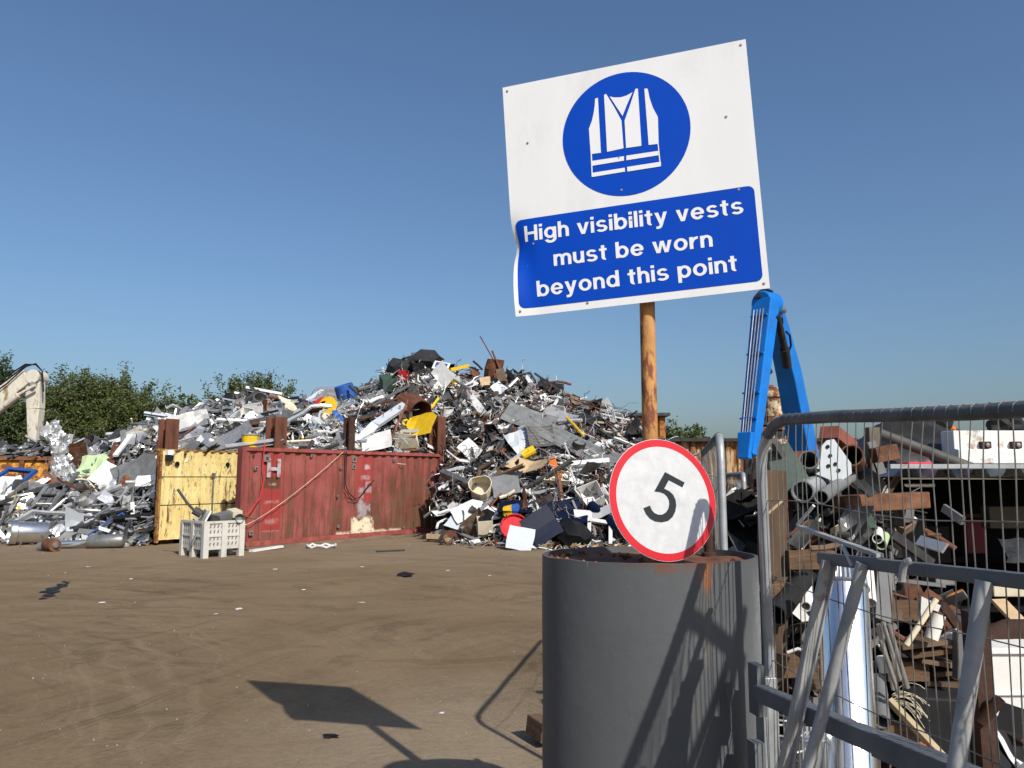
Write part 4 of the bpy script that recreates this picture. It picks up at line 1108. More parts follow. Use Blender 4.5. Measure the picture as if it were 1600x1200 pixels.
# --- all the rest of the heap as one mass
SM = ['alu', 'steel', 'white', 'cream', 'grey', 'dark', 'char', 'blue', 'yellow', 'red', 'orange', 'green', 'rust', 'brown', 'tan', 'lightgrey', 'dkgreen', 'navy', 'core']
mb = MB()
xs = np.linspace(-19, 8, 110); 
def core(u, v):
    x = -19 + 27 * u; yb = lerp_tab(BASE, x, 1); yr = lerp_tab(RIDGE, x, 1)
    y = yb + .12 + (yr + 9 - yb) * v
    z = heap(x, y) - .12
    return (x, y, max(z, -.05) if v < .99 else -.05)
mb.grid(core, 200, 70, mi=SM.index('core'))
for i in range(17000):
    x, y, z = spot()
    kind = pick_kind(x)
    if kind == 'crushed_can' and hr.random() < .6: kind = 'metal_sheet'
    k = .20 + .52 * hr.random() ** 2.0
    colr = pick_col(x, z, kind)
    rot, loc = put(kind, k, x, y, z, -.12 if crowded(*pix((x, y - .2, z + .1)), 13) else -.06 + .22 * hr.random())
    h_ = hr.random
    if kind == 'metal_sheet': v, f = g_sheet(k * (.5 + .9 * h_()), k * (.12 + .4 * h_() ** 2), .05 + .22 * h_(), seg=(3, 2))
    elif kind == 'wire_tangle': v, f = g_wire(k * .6, 4)
    elif kind == 'crumpled_scrap' and hr.random() < .7: v, f = g_sheet(k * .6, k * .5, .5, seg=(3, 3))
    else: v, f = make(kind, k)
    mb.add(v, f, SM.index(colr), hr.random(), Matrix.Translation(loc) @ rot.to_4x4())
# crumbs along the foot
for i in range(1900):
    x = -15 + 19.5 * hr.random()
    if -9.2 < x < -2.2: continue
    y = lerp_tab(BASE, x, 1) - abs(hr.gauss(0, .45)) + .3
    k = .05 + .18 * hr.random()
    colr = hr.choice(('alu', 'steel', 'white', 'char', 'rust', 'brown', 'grey', 'tan') if x > -5 else ('alu', 'steel', 'alu', 'char', 'white'))
    v, f = g_sheet(k * 1.2, k * .7, .3, seg=(2, 2)) if hr.random() < .6 else g_tube(k * 2, .012, 1, 5)
    mb.add(v, f, SM.index(colr), hr.random(), Matrix.Translation((x, y, .04 + .04 * hr.random())) @ orient(Vector((0, 0, 1)), .5).to_4x4())
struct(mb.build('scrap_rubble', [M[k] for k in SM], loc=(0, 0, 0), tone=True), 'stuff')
# ------------------------------------------------------------------ trees
def leaf_mat(name, c1, c2):
    m, t, b = new_mat(name)
    tc = nn(t, "ShaderNodeTexCoord").outputs['Object']
    at = nn(t, "ShaderNodeAttribute", attribute_name="tone").outputs['Fac']
    n1 = noise_(t, tc, .9, 3)
    f = math_(t, 'ADD', math_(t, 'MULTIPLY', at, .6), math_(t, 'MULTIPLY', n1, .5), clamp=True)
    c = mix_(t, f, c1, c2)
    t.links.new(c, b.inputs['Base Color'])
    b.inputs['Roughness'].default_value = 0.6
    tr = nn(t, "ShaderNodeBsdfTranslucent", {'Color': c})
    mx = nn(t, "ShaderNodeMixShader", {0: 0.22, 1: b.outputs[0], 2: tr.outputs[0]})
    t.links.new(mx.outputs[0], t.nodes["Material Output"].inputs[0])
    return m
LEAF = [leaf_mat('leaf_olive', (0.030, 0.050, 0.013), (0.115, 0.135, 0.034)), leaf_mat('leaf_dark', (0.022, 0.044, 0.015), (0.078, 0.110, 0.034))]
BARK = mat('bark', (0.10, 0.075, 0.05), 0.9, 0, 0.4, 6, bump=.4, stretch=(1, 1, .2))
def tree(lobes, base, label, leaf, seed, nclump=150, per=85, ls=.17):
    """lobes: (centre, (rx, ry, rz)) in world space"""
    r = random.Random(seed)
    root = thing('broadleaf_tree', label, 'tree', base, 'trees behind the scrap yard')
    bz = Vector(base)
    tops = [Vector(c) for c, _ in lobes]
    tk = MB()
    top = sum(tops, Vector()) / len(tops)
    mid = bz.lerp(top, .55)
    tk.tube([bz, bz.lerp(mid, .5) + Vector((.15, 0, 0)), mid], [.38, .28, .2], 9)
    for c, rad in lobes:
        for k in range(6):
            e = Vector(c) + Vector((r.uniform(-.7, .7) * rad[0], r.uniform(-.7, .7) * rad[1], r.uniform(-.3, .8) * rad[2]))
            m_ = mid.lerp(e, .5) + Vector((r.uniform(-.4, .4), r.uniform(-.4, .4), .3))
            tk.tube([mid + Vector((0, 0, -.4)), m_, e], [.13, .08, .02], 6)
    tk.build('trunk', BARK, root)
    vol = [rad[0] * rad[1] * rad[2] for _, rad in lobes]
    V = []; tones = []
    for (c, rad), v in zip(lobes, vol):
        n = int(nclump * v / sum(vol)) + 8
        for i in range(n):
            d = Vector((r.gauss(0, 1), r.gauss(0, 1), r.gauss(0, 1))).normalized()
            if d.z < -.55: d.z *= -.6
            k = .50 + .5 * r.random() ** .6
            k *= 1 + .16 * noise.noise(d * 2.1 + Vector((seed, 0, 0)))
            p = Vector(c) + Vector((d.x * rad[0], d.y * rad[1], d.z * rad[2])) * k
            cr_ = .35 + .55 * r.random()
            tn = r.random()
            sprig = r.random() < .35
            sd = (d + Vector((0, 0, .8))).normalized()
            for j in range(per):
                if sprig:
                    q = p + sd * (r.random() * cr_ * 2.1) + Vector((r.gauss(0, 1), r.gauss(0, 1), r.gauss(0, 1))) * cr_ * .22
                else:
                    q = p + Vector((r.gauss(0, .5), r.gauss(0, .5), r.gauss(0, .42))) * cr_
                s = ls * r.uniform(.6, 1.35)
                a = Vector((r.gauss(0, 1), r.gauss(0, 1), r.gauss(0, .8))).normalized(); b = a.orthogonal().normalized()
                b = (b * math.cos(r.random() * 6) + a.cross(b) * math.sin(r.random() * 6)).normalized()
                V.append((q - a * s, q + b * s * .45, q + a * s, q - b * s * .45)); tones.append(min(1, max(0, tn * .7 + .3 * r.random())))
    o0 = Vector(base)
    me = bpy.data.meshes.new('crown')
    vs = [tuple(p - o0) for q in V for p in q]
    me.from_pydata(vs, [], [(4 * i, 4 * i + 1, 4 * i + 2, 4 * i + 3) for i in range(len(V))])
    at = me.attributes.new('tone', 'FLOAT', 'FACE'); at.data.foreach_set('value', tones)
    me.materials.append(leaf)
    o = bpy.data.objects.new('crown', me); S.collection.objects.link(o); o.parent = root
    return root
def lobe(px, py, Y, rx, ry, rz):
    q = P(px, py, Y); return ((q.x, q.y, q.z), (rx, ry, rz))
def gbase(px, Y):
    q = P(px, 746, Y); return (q.x, q.y, 0)
tree([lobe(-40, 640, 43, 2.4, 2.2, 2.6), lobe(2, 618, 44, 1.0, 1.2, 1.7), lobe(-40, 690, 43, 3.5, 2.5, 2.6), lobe(18, 685, 43.5, 1.5, 1.5, 1.8)], gbase(-20, 43), 'tall dark tree rising behind the white digger arm', LEAF[1], 3, 330, 150, .10)
tree([lobe(128, 648, 45, 2.1, 2.2, 1.75), lobe(182, 650, 45.5, 2.1, 2.2, 1.7), lobe(228, 664, 46, .9, 1.3, 1.4), lobe(150, 690, 45, 4.0, 2.6, 2.2), lobe(98, 675, 44.6, 1.3, 1.5, 1.9), lobe(230, 690, 46, 2.0, 1.8, 1.8)], gbase(160, 45), 'broad bushy olive green tree behind the silver foil bale', LEAF[0], 8, 620, 150, .09)
tree([lobe(393, 633, 50, 1.5, 1.7, 1.3), lobe(366, 648, 50, 1.0, 1.5, 1.1), lobe(424, 640, 50.5, .9, 1.4, 1.1), lobe(390, 680, 50, 2.8, 1.8, 2.0)], gbase(390, 50), 'rounded olive tree standing behind the ridge of silver scrap', LEAF[0], 14, 320, 130, .095)
tree([lobe(295, 648, 55, .9, .8, .6), lobe(290, 690, 55, 1.1, .9, 1.6)], gbase(294, 55), 'small sparse tree top between the bushy tree and the rounded tree', LEAF[0], 17, 34, 50, .17)
tree([lobe(1046, 700, 62, 1.3, 1.2, 1.0), lobe(1030, 706, 62, 1.4, 1.2, 1.2)], gbase(1042, 62), 'low green bush beside the rusty yellow sign post', LEAF[1], 23, 60, 60, .17)
tree([lobe(1072, 697, 64, 1.1, 1.2, .8), lobe(1085, 705, 64, 1.1, 1.2, .9)], gbase(1074, 64), 'low green bush behind the rounded top of the fence', LEAF[0], 24, 50, 60, .17)

# ------------------------------------------------------------------ white digger arm
dg = thing('excavator', 'dirty white excavator whose bent arm dips behind the silver foil bale', 'excavator', (-26.5, 31, 0))
Ye = 30.0
def boom(mb, pts, wid, dep):
    for (a, b, k1, k2) in pts:
        a = Vector(a); b = Vector(b)
        z = (b - a).normalized(); y = Vector((0, 1, 0)); x = y.cross(z).normalized()
        vs = []
        for p, k in ((a, k1), (b, k2)):
            for q, r in ((-1, -1), (1, -1), (1, 1), (-1, 1)):
                vs.append(p + x * (q * k / 2) + y * (r * dep / 2))
        mb.add(vs, [(0, 3, 2, 1), (4, 5, 6, 7), (0, 1, 5, 4), (1, 2, 6, 5), (2, 3, 7, 6), (3, 0, 4, 7)])
e1 = P(50, 578, Ye); e0 = P(-50, 660, Ye); e00 = P(-150, 745, Ye + .5)
b_ = MB(); boom(b_, [(e0, e1 + Vector((0, 0, -.25)), 0.86, .60), (e00 + Vector((0, 0, -.3)), e0, 1.1, 1.0)], 0, .62); b_.build('boom', M['arm_white'], dg, bevel=.04)
b_ = MB(); b_.lathe([(.001, -.34), (.26, -.34), (.28, -.3), (.28, .3), (.26, .34), (.001, .34)], P(58, 590, Ye), (0, 1, 0), 18); b_.build('elbow', M['arm_white'], dg)
b_ = MB(); b_.lathe([(.001, -.4), (.1, -.4), (.1, .4), (.001, .4)], P(60, 602, Ye), (0, 1, 0), 12); b_.build('pin', M['steel'], dg)
b_ = MB(); boom(b_, [(P(55, 592, Ye), P(56, 640, Ye), .58, .50), (P(56, 640, Ye), P(53, 712, Ye), .50, .22)], 0, .42); b_.build('stick', M['arm_white'], dg, bevel=.03)
b_ = MB(); b_.tube([P(-20, 655, Ye - .5), P(28, 617, Ye - .5)], .12, 10); b_.tube([P(28, 617, Ye - .5), P(55, 602, Ye - .5)], .06, 8); b_.build('ram', M['arm_white'], dg, smooth=True)
for k in range(3):
    b_ = MB(); b_.tube([P(-30, 628 - 5 * k, Ye - .42 + .1 * k), P(10, 600 - 6 * k, Ye - .42 + .1 * k), P(40, 573 - 2 * k, Ye - .42 + .1 * k), P(56, 568 + k, Ye - .42 + .1 * k), P(66, 580, Ye - .4 + .1 * k), P(68, 612, Ye - .4 + .1 * k)], .028, 6); b_.build('hose', M['black'], dg, smooth=True)
bx = Vector((-26.5, 31, 0))
b_ = MB(); b_.box(bx + Vector((0, 0, 2.1)), (3.2, 2.8, 1.7)); b_.build('body', M['arm_white'], dg, bevel=.08)
b_ = MB(); b_.box(bx + Vector((1.0, -.9, 3.5)), (1.3, 1.1, 1.5), taper=.85); b_.build('cab', M['glass'], dg, bevel=.05)
for s in (-1, 1):
    b_ = MB(); b_.prism([(-1.9, .4), (-1.5, 0), (1.5, 0), (1.9, .4), (1.6, .9), (-1.6, .9)], bx + Vector((0, s * 1.1 - .3, 0)), (1, 0, 0), (0, 0, 1), (0, .6, 0)); b_.build('track', M['char'], dg)

# ------------------------------------------------------------------ orange skip
s0 = P(-60, 713, 24.5); s1 = P(84, 713, 25.2)
dx = (s1 - s0); dx.z = 0; L = dx.length; dx.normalize(); dn = Vector((-dx.y, dx.x, 0))
sk = thing('skip', 'orange skip flaking to rust at the edge of the yard', 'skip', (s0.x, s0.y, 0))
zt = s0.z
b_ = MB(); b_.prism([(0, 0), (L, 0), (L, zt - .1), (0, zt - .1)], Vector((s0.x, s0.y, 0)), dx, (0, 0, 1), dn * .06)
b_.prism([(0, 0), (L, 0), (L, zt - .1), (0, zt - .1)], Vector((s0.x, s0.y, 0)) + dn * 1.7, dx, (0, 0, 1), dn * .06); b_.build('side_panel', M['skip_orange'], sk)
b_ = MB(); b_.bar(Vector((s0.x, s0.y, zt - .05)) - dn * .03, Vector((s1.x, s1.y, zt - .05)) - dn * .03, .16, .12); b_.bar(Vector((s0.x, s0.y, zt - .9)) - dn * .03, Vector((s1.x, s1.y, zt - .9)) - dn * .03, .1, .1); b_.build('rim', M['rust'], sk)
for i in range(4):
    q = Vector((s0.x, s0.y, 0)) + dx * (L * (.02 + i * .32)) - dn * .05
    b_ = MB(); b_.box(q + Vector((0, 0, (zt - .12) / 2)), (.14, .1, zt - .12), Euler((0, 0, math.atan2(dx.y, dx.x)))); b_.build('rib', M['rust'], sk)
b_ = MB()
for i in range(260):
    t = hr.random(); q = Vector((s0.x, s0.y, zt - .15)) + dx * L * t + dn * (.2 + hr.random() * 1.4) + Vector((0, 0, hr.random() * .35 * (1 + 1.6 * max(0, t - .5))))
    v, f = (g_sheet(.9 * hr.random() + .2, .3, .2, seg=(2, 2)) if hr.random() < .5 else g_beam(.8 + hr.random(), .06, 2))
    b_.add(v, f, hr.choice((0, 0, 1, 2)), 0, Matrix.Translation(q) @ orient(Vector((0, -.2, 1)), .6).to_4x4())
struct(b_.build('scrap_debris', [M['alu'], M['steel'], M['char']]), 'stuff')

# ------------------------------------------------------------------ blue material handler
Yc = 21.0
bl = thing('material_handler', 'bright blue crane with folded arm rising behind the wire fence', 'crane', (P(1262, 746, 25).x, 25, 0))
def taper_box(name, m, pa, pb, wa, wb, da, db, yaw, parent, bevel=.03):
    """box beam between two points; w across (turned by yaw about the beam), d deep"""
    pa = Vector(pa); pb = Vector(pb); z = (pb - pa).normalized()
    x0 = Vector((1, 0, 0)); x0 = (x0 - z * x0.dot(z)).normalized(); y0 = z.cross(x0)
    x = x0 * math.cos(yaw) + y0 * math.sin(yaw); y = z.cross(x)
    vs = []
    for p, w_, d_ in ((pa, wa, da), (pb, wb, db)):
        for q, r in ((-1, -1), (1, -1), (1, 1), (-1, 1)):
            vs.append(p + x * (q * w_ / 2) + y * (r * d_ / 2))
    b = MB(); b.add(vs, [(0, 3, 2, 1), (4, 5, 6, 7), (0, 1, 5, 4), (1, 2, 6, 5), (2, 3, 7, 6), (3, 0, 4, 7)])
    b.build(name, m, parent, bevel=bevel)
    return x, y
ta = P(1197, 470, Yc); tb_ = P(1170, 712, Yc - .6)
x_, y_ = taper_box('stick', M['crane_blue'], ta, tb_, .44, .30, .62, .46, R(-38), bl)
# which side of the beam looks at the yard?
fy = y_ if (y_.y < 0) else -y_
fx = x_
if fx.x > 0: fx = -fx          # the narrow side with the pipes looks towards the heap
MB().lathe([(.001, -.30), (.30, -.30), (.34, -.26), (.34, .26), (.30, .30), (.001, .30)], P(1199, 475, Yc + .1), (fx.x, fx.y, 0), 20).build('elbow', M['crane_blue'], bl, smooth=True)
MB().lathe([(.001, -.38), (.09, -.38), (.09, .38), (.001, .38)], P(1213, 482, Yc + .1), (fx.x, fx.y, 0), 12).build('pin', M['steel'], bl)
taper_box('boom', M['crane_blue'], P(1206, 474, Yc + .3), P(1233, 585, Yc + 1.6), .42, .56, .42, .56, R(-52), bl)
taper_box('boom', M['crane_blue'], P(1232.5, 583, Yc + 1.58), P(1262, 742, Yc + 3.6), .56, .70, .56, .70, R(-52), bl)
for k in range(4):
    off = fx * .27 + fy * (-.16 + .10 * k)
    MB().tube([ta.lerp(tb_, .08) + off, ta.lerp(tb_, .5) + fx * .245 + fy * (-.14 + .09 * k), ta.lerp(tb_, .90) + fx * .20 + fy * (-.12 + .075 * k)], .018, 6).build('pipe', M['alu'], bl, smooth=True)
for t in (.12, .37, .62, .78):
    q = ta.lerp(tb_, t) + fx * (.25 - .07 * t)
    b_ = MB(); b_.bar(q - fy * .26, q + fy * .26, .06, .05); b_.build('pipe_clamp', M['crane_blue'], bl)
taper_box('guard', M['crane_blue'], ta.lerp(tb_, .87) + fx * .2, ta.lerp(tb_, 1.03) + fx * .16, .22, .16, .44, .34, R(-38), bl)
b_ = MB(); b_.tube([P(1214, 492, Yc - .2), P(1226, 545, Yc + .5)], .10, 10); b_.tube([P(1226, 545, Yc + .5), P(1230, 572, Yc + .9)], .13, 10); b_.build('ram', M['char'], bl, smooth=True)
b_ = MB(); b_.tube([P(1196, 545, Yc + .5), P(1199, 575, Yc + .5), P(1203, 582, Yc + .6)], .09, 8); b_.build('ram', M['char'], bl, smooth=True)
for k in range(3):
    MB().tube([P(1180 + 4 * k, 466, Yc - .1), P(1186 + 3 * k, 456, Yc), P(1194 + 3 * k, 451 + k, Yc), P(1202 + 2 * k, 455, Yc + .1), P(1206 + 2 * k, 464, Yc + .2)], .03, 6).build('hose', M['black'], bl, smooth=True)
MB().tube([P(1217, 500, Yc), P(1222, 496, Yc), P(1223, 505, Yc + .1), P(1219, 508, Yc + .2)], .025, 6).build('hose', M['black'], bl, smooth=True)
MB().tube([P(1228, 518, Yc + .3), P(1234, 524, Yc + .4), P(1236, 540, Yc + .5), P(1231, 552, Yc + .6)], .03, 6).build('hose', M['black'], bl, smooth=True)
hb = P(1262, 746, 25); hb.z = 0
b_ = MB(); b_.box(hb + Vector((.3, .6, 1.75)), (2.6, 3.6, 1.1)); b_.build('body', M['crane_blue'], bl, bevel=.08)
b_ = MB(); b_.box(hb + Vector((-.8, -.6, 2.0)), (.9, 1.2, 1.1), taper=.9); b_.build('cab', M['glass'], bl, bevel=.05)
for s in (-1, 1):
    b_ = MB(); b_.box(hb + Vector((s * 1.1, .3, .55)), (.6, 3.6, .9)); b_.build('track', M['char'], bl, bevel=.2)
# rusty machine with a stack behind the crane
Yr = 27
rm = thing('rusty_boiler', 'rust stained cream machine with a round stack seen between the blue crane beams', 'machine', (P(1215, 746, Yr).x, Yr, 0))
b_ = MB(); b_.lathe([(.001, 0), (.36, 0), (.36, 1.05), (.42, 1.06), (.42, 1.2), (.34, 1.25), (.33, 1.4), (.001, 1.42)], P(1208, 668, Yr), (0, 0, 1), 18); b_.build('stack', mat('rusty_cream', (0.50, 0.40, 0.26), 0.7, 0, .3, 3, rust=.55, rs=4), rm)
b_ = MB(); b_.box((P(1208, 700, Yr).x, Yr, P(1208, 700, Yr).z - 1.1), (1.7, 1.5, 3.6)); b_.build('body', mat('rusty_cream', (0, 0, 0)), rm)
b_ = MB(); b_.tube([P(1186, 604, Yr), P(1206, 605, Yr), P(1210, 614, Yr)], .09, 8); b_.build('outlet_pipe', M['rust'], rm)
b_ = MB(); b_.tube([P(1190, 655, Yr), P(1189, 636, Yr), P(1185, 630, Yr), P(1181, 636, Yr)], .09, 8); b_.build('vent_pipe', M['black'], rm)
for k in range(9):
    b_ = MB(); b_.box(P(1186 + 5 * k, 655 + 7 * (k % 4), Yr - .8), (.3, .12, .22)); b_.build('fitting', hr.choice((M['rust'], M['cream'], M['char'])), rm)
# rusty sheds along the far side
def clad(px0, px1, pytop, Y, label, m, dep=5):
    a = P(px0, pytop, Y); b = P(px1, pytop, Y); z = a.z
    root = thing('cladding_shed', label, 'shed', ((a.x + b.x) / 2, Y, 0))
    q = MB(); corr_panel(q, b.x - a.x, 0, z, .6, .12, 0); q.v = [(x + a.x, y + Y, zz) for x, y, zz in q.v]
    q.box(((a.x + b.x) / 2, Y + dep / 2 + .2, z / 2 - .1), (b.x - a.x - .1, dep, z - .2)); q.build('wall', m, root)
    q = MB(); q.box(((a.x + b.x) / 2, Y + dep / 2, z + .08), (b.x - a.x + .4, dep + .6, .16)); q.build('roof', M['char'], root)
clad(945, 1040, 650, 42, 'orange rusty corrugated shed seen behind the dark end of the heap', M['rust_orange'])
clad(1005, 1330, 690, 39, 'long low shed of rusty cream cladding behind the blue crane', mat('cladding_cream_rust', (.42, .30, .17), .8, 0, .35, 2, rust=.55, rs=2.5, stretch=(1, 1, .3)))
# ------------------------------------------------------------------ grey drum with the sign post
DC = Vector((0.532, 3.06, 0)); DR = 0.415; DZ = 1.402; DY = .82
def drum_mat():
    m, t, b = new_mat("drum_grey_paint")
    tc = nn(t, "ShaderNodeTexCoord").outputs['Object']
    sx = nn(t, "ShaderNodeSeparateXYZ", {0: tc})
    n1 = noise_(t, tc, 3.0, 5)
    c = mix_(t, ramp_(t, n1, .3, .7), (0.074, 0.079, 0.083), (0.092, 0.097, 0.101))
    sc = noise_(t, map_(t, tc, (30, 30, 6)), 1.0, 6, .7)
    c = mix_(t, math_(t, 'MULTIPLY', ramp_(t, sc, .62, .7), .35), c, (0.16, 0.165, 0.17))
    c = mix_(t, math_(t, 'MULTIPLY', ramp_(t, noise_(t, map_(t, tc, (4, 4, 1)), 1.0, 6, .7), .6, .72), .35), c, (0.11, 0.10, 0.09))
    nz = math_(t, 'MULTIPLY', math_(t, 'SUBTRACT', noise_(t, map_(t, tc, (18, 18, 9)), 1.0, 5, .7), .5), .10)
    x = math_(t, 'ADD', sx.outputs[0], nz)
    front = ramp_(t, sx.outputs[1], -.2, -.25)
    front = nn(t, "ShaderNodeMapRange", {0: sx.outputs[1], 1: -.15, 2: -.20, 3: 0.0, 4: 1.0}, clamp=True).outputs[0]
    for x0, x1, zb, col, a in ((.115, .170, 1.30, (0.30, 0.10, 0.03), .9), (-.045, .055, 1.375, (0.15, 0.06, 0.035), .8), (.05, .21, 1.386, (0.13, 0.06, .04), .5), (.12, .165, 1.05, (0.17, 0.13, 0.08), .25)):
        k = math_(t, 'MULTIPLY', ramp_(t, x, x0, x0 + .02), math_(t, 'SUBTRACT', 1.0, ramp_(t, x, x1 - .02, x1)))
        k = math_(t, 'MULTIPLY', k, ramp_(t, math_(t, 'ADD', sx.outputs[2], nz), zb - .02, zb + .02))
        c = mix_(t, math_(t, 'MULTIPLY', math_(t, 'MULTIPLY', k, front), a), c, col)
    rim = ramp_(t, math_(t, 'ADD', sx.outputs[2], nz), DZ - .012, DZ + .02)
    c = mix_(t, math_(t, 'MULTIPLY', rim, .75), c, (0.12, 0.055, 0.035))
    scr = noise_(t, map_(t, tc, (60, 60, 3), rot=(.2, .15, 0)), 1.0, 3, .6)
    c = mix_(t, math_(t, 'MULTIPLY', math_(t, 'MULTIPLY', ramp_(t, scr, .70, .73), ramp_(t, noise_(t, tc, 5, 3), .5, .6)), .5), c, (.24, .24, .23))
    run = noise_(t, map_(t, tc, (11, 11, .5)), 1.0, 5, .7)
    c = mix_(t, math_(t, 'MULTIPLY', math_(t, 'MULTIPLY', ramp_(t, run, .58, .68), ramp_(t, sx.outputs[2], .5, 1.35)), .10), c, (.13, .10, .075))
    chip = noise_(t, tc, 20, 6, .8)
    c = mix_(t, ramp_(t, chip, .70, .73), c, (.20, .20, .20))
    t.links.new(c, b.inputs['Base Color'])
    b.inputs['Specular IOR Level'].default_value = 0.35
    b.inputs['Roughness'].default_value = 0.5
    bp = nn(t, "ShaderNodeBump", {'Height': math_(t, 'ADD', noise_(t, tc, 14, 6, .7), math_(t, 'MULTIPLY', noise_(t, tc, 4, 3), 2.0)), 'Strength': .16, 'Distance': .012}).outputs[0]
    t.links.new(bp, b.inputs['Normal'])
    return m
dr = thing('steel_drum', 'dark grey painted steel drum with a rusty rim holding the sign post', 'drum', DC)
b_ = MB(); b_.lathe([(DR, 0), (DR + .004, .3), (DR + .002, .55), (DR + .003, .7), (DR - .001, .85), (DR, 1.1), (DR + .001, 1.25), (DR, DZ), (DR - .012, DZ + .001), (DR - .014, DZ - .06)], DC, n=96)
def drum_shape(p):
    # squashed a little front to back, with shallow dents
    x, y, z = p; a = math.atan2(y - DC.y, x - DC.x); k = 1 + .006 * noise.noise(Vector((math.cos(a) * 2.2, math.sin(a) * 2.2, z * 2.5)))
    return (DC.x + (x - DC.x) * k, DC.y + (y - DC.y) * DY * k, z + (.006 * noise.noise(Vector((math.cos(a) * 3, math.sin(a) * 3, 7))) if z > DZ - .03 else 0))
b_.v = [drum_shape(p) for p in b_.v]
b_.build('shell', drum_mat(), dr, smooth=True)
b_ = MB(); b_.grid(lambda u, v: DC + Vector((math.cos(u * 2 * PI) * v * (DR - .014), math.sin(u * 2 * PI) * v * (DR - .014) * DY, DZ - .022 + .012 * noise.noise(Vector((math.cos(u * 6.283) * v * 3, math.sin(u * 6.283) * v * 3, 0))))), 40, 8)
b_.build('rusty_fill', M['rust'], dr, smooth=True)
b_ = MB()
for i in range(38):
    a = rng.uniform(2.2, 4.0) if i < 26 else rng.random() * 6.28; rr = DR - .03 - rng.random() * .05 if i < 26 else rng.random() * .36
    s = .004 + .010 * rng.random(); b_.box(DC + Vector((math.cos(a) * rr, math.sin(a) * rr * DY, DZ - .015)), (s * 2, s, s), Euler((rng.random(), rng.random(), rng.random() * 3)), mi=i % 2)
struct(b_.build('rust_debris', [M['rust_orange'], M['rust']]), 'stuff')
b_ = MB(); q = P(1107, 850, 3.22); b_.lathe([(.001, 0), (.03, 0), (.03, .03), (.018, .035), (.017, .2), (.001, .205)], (q.x, q.y, DZ - .04), n=12)
tag(b_.build('steel_bolt', M['darkrust']), 'short dark bolt standing on the drum top behind the round sign', 'bolt')

# sign plane (1 m square board, worked out from its four corners)
SC = Vector((0.469, 2.98, 2.885))
def rot_zxy(yaw, pit, rol):
    return Matrix.Rotation(yaw, 3, 'Z') @ Matrix.Rotation(pit, 3, 'X') @ Matrix.Rotation(rol, 3, 'Y')
SR = rot_zxy(R(-16.36), R(1.75), R(-3.07))
SX, SY, SZ = SR.col[0].copy(), SR.col[1].copy(), SR.col[2].copy()
def sg_uv(px, py):
    r = ray(px, py); k = (SC - CAMP).dot(SY) / r.dot(SY); q = CAMP + r * k - SC
    return q.dot(SX), q.dot(SZ)
def dentfn(u, v):
    # the board is bumped and curled along its lower edge beside the lettering
    e = max(0.0, (-.40 - u) / .10)
    d = 0.030 * min(1.4, e) ** 2 * math.exp(-((v + .20) / .09) ** 2) - .022 * min(1.2, e) ** 1.5 * math.exp(-((v + .42) / .13) ** 2)
    d += .006 * math.exp(-((u + .44) / .03) ** 2) * math.exp(-((v + .27) / .12) ** 2)
    return d + .004 * math.sin(u * 3) * math.cos(v * 2)
def sgp(u, v, off):
    # off: distance in front of the board
    ed = 0.012 * math.exp(-((v + .20) / .05) ** 2) * max(0, (-.44 - u) / .06)
    return SC + SX * (u + ed) + SZ * v + SY * (dentfn(u, v) - off)
post_top = SC.z + .30
PX, PY = 0.548, 3.045
vs_ = thing('warning_sign', 'square white and blue high visibility vest sign on a rusty yellow post', 'sign', (PX, PY, DZ - .05))
b_ = MB(); b_.tube([(PX, PY, DZ - .05), (PX - .001, PY, 1.9), (PX - .002, PY, post_top)], .0305, 24); b_.build('post', M['pole'], vs_, smooth=True)
b_ = MB()
nb = 40
b_.grid(lambda u, v: sgp(u - .5, v - .5, 0), nb, nb)
back = MB(); back.grid(lambda u, v: sgp(u - .5, v - .5, -.003), nb, nb)
n0 = len(b_.v)
b_.add(back.v, [tuple(reversed(f)) for f in back.f], 1)
W = nb + 1
ring = [i for i in range(W)] + [j * W + nb for j in range(1, W)] + [nb * W + i for i in range(nb - 1, -1, -1)] + [j * W for j in range(nb - 1, 0, -1)]
for a, c in zip(ring, ring[1:] + ring[:1]):
    b_.f.append((a, n0 + a, n0 + c, c)); b_.m.append(1); b_.t.append(0)
board = b_.build('board', [M['sign_white'], M['alu_back']], vs_, smooth=True)
for v in (.22, -.25):
    b_ = MB(); c0 = SC + SZ * v + SY * .022; b_.bar(c0 - SX * .42, c0 + SX * .42, .03, .03, up=SZ); b_.build('channel', M['galv'], vs_)
for v in (.22, -.25):
    b_ = MB(); b_.box((PX, PY - .035, (SC + SZ * v).z), (.09, .03, .05)); b_.build('clamp', M['galv'], vs_)
def flat_on_sign(polys, off, name, m, parent, cut=.02, holes=None):
    bm = bmesh.new()
    for poly in polys:
        vs = [bm.verts.new((a, 0, b)) for a, b in poly]
        bm.faces.new(vs)
    for k in range(-25, 26):
        for no in ((1, 0, 0), (0, 0, 1)):
            bmesh.ops.bisect_plane(bm, geom=bm.verts[:] + bm.edges[:] + bm.faces[:], plane_co=(k * cut, 0, k * cut), plane_no=no)
    bmesh.ops.triangulate(bm, faces=bm.faces[:])
    o0 = world_loc(parent)
    for v in bm.verts:
        v.co = sgp(v.co.x, v.co.z, off) - o0
    me = bpy.data.meshes.new(name); bm.to_mesh(me); bm.free()
    me.materials.append(m)
    for p_ in me.polygons: p_.use_smooth = True
    o = bpy.data.objects.new(name, me); S.collection.objects.link(o); o.parent = parent
    return o
def rrect(u0, u1, v0, v1, r, n=6):
    pts = []
    for cx, cy, a0 in ((u1 - r, v1 - r, 0), (u0 + r, v1 - r, 90), (u0 + r, v0 + r, 180), (u1 - r, v0 + r, 270)):
        for i in range(n + 1):
            a = R(a0 + 90 * i / n); pts.append((cx + r * math.cos(a), cy + r * math.sin(a)))
    return pts
cu, cv = sg_uv(977, 209)
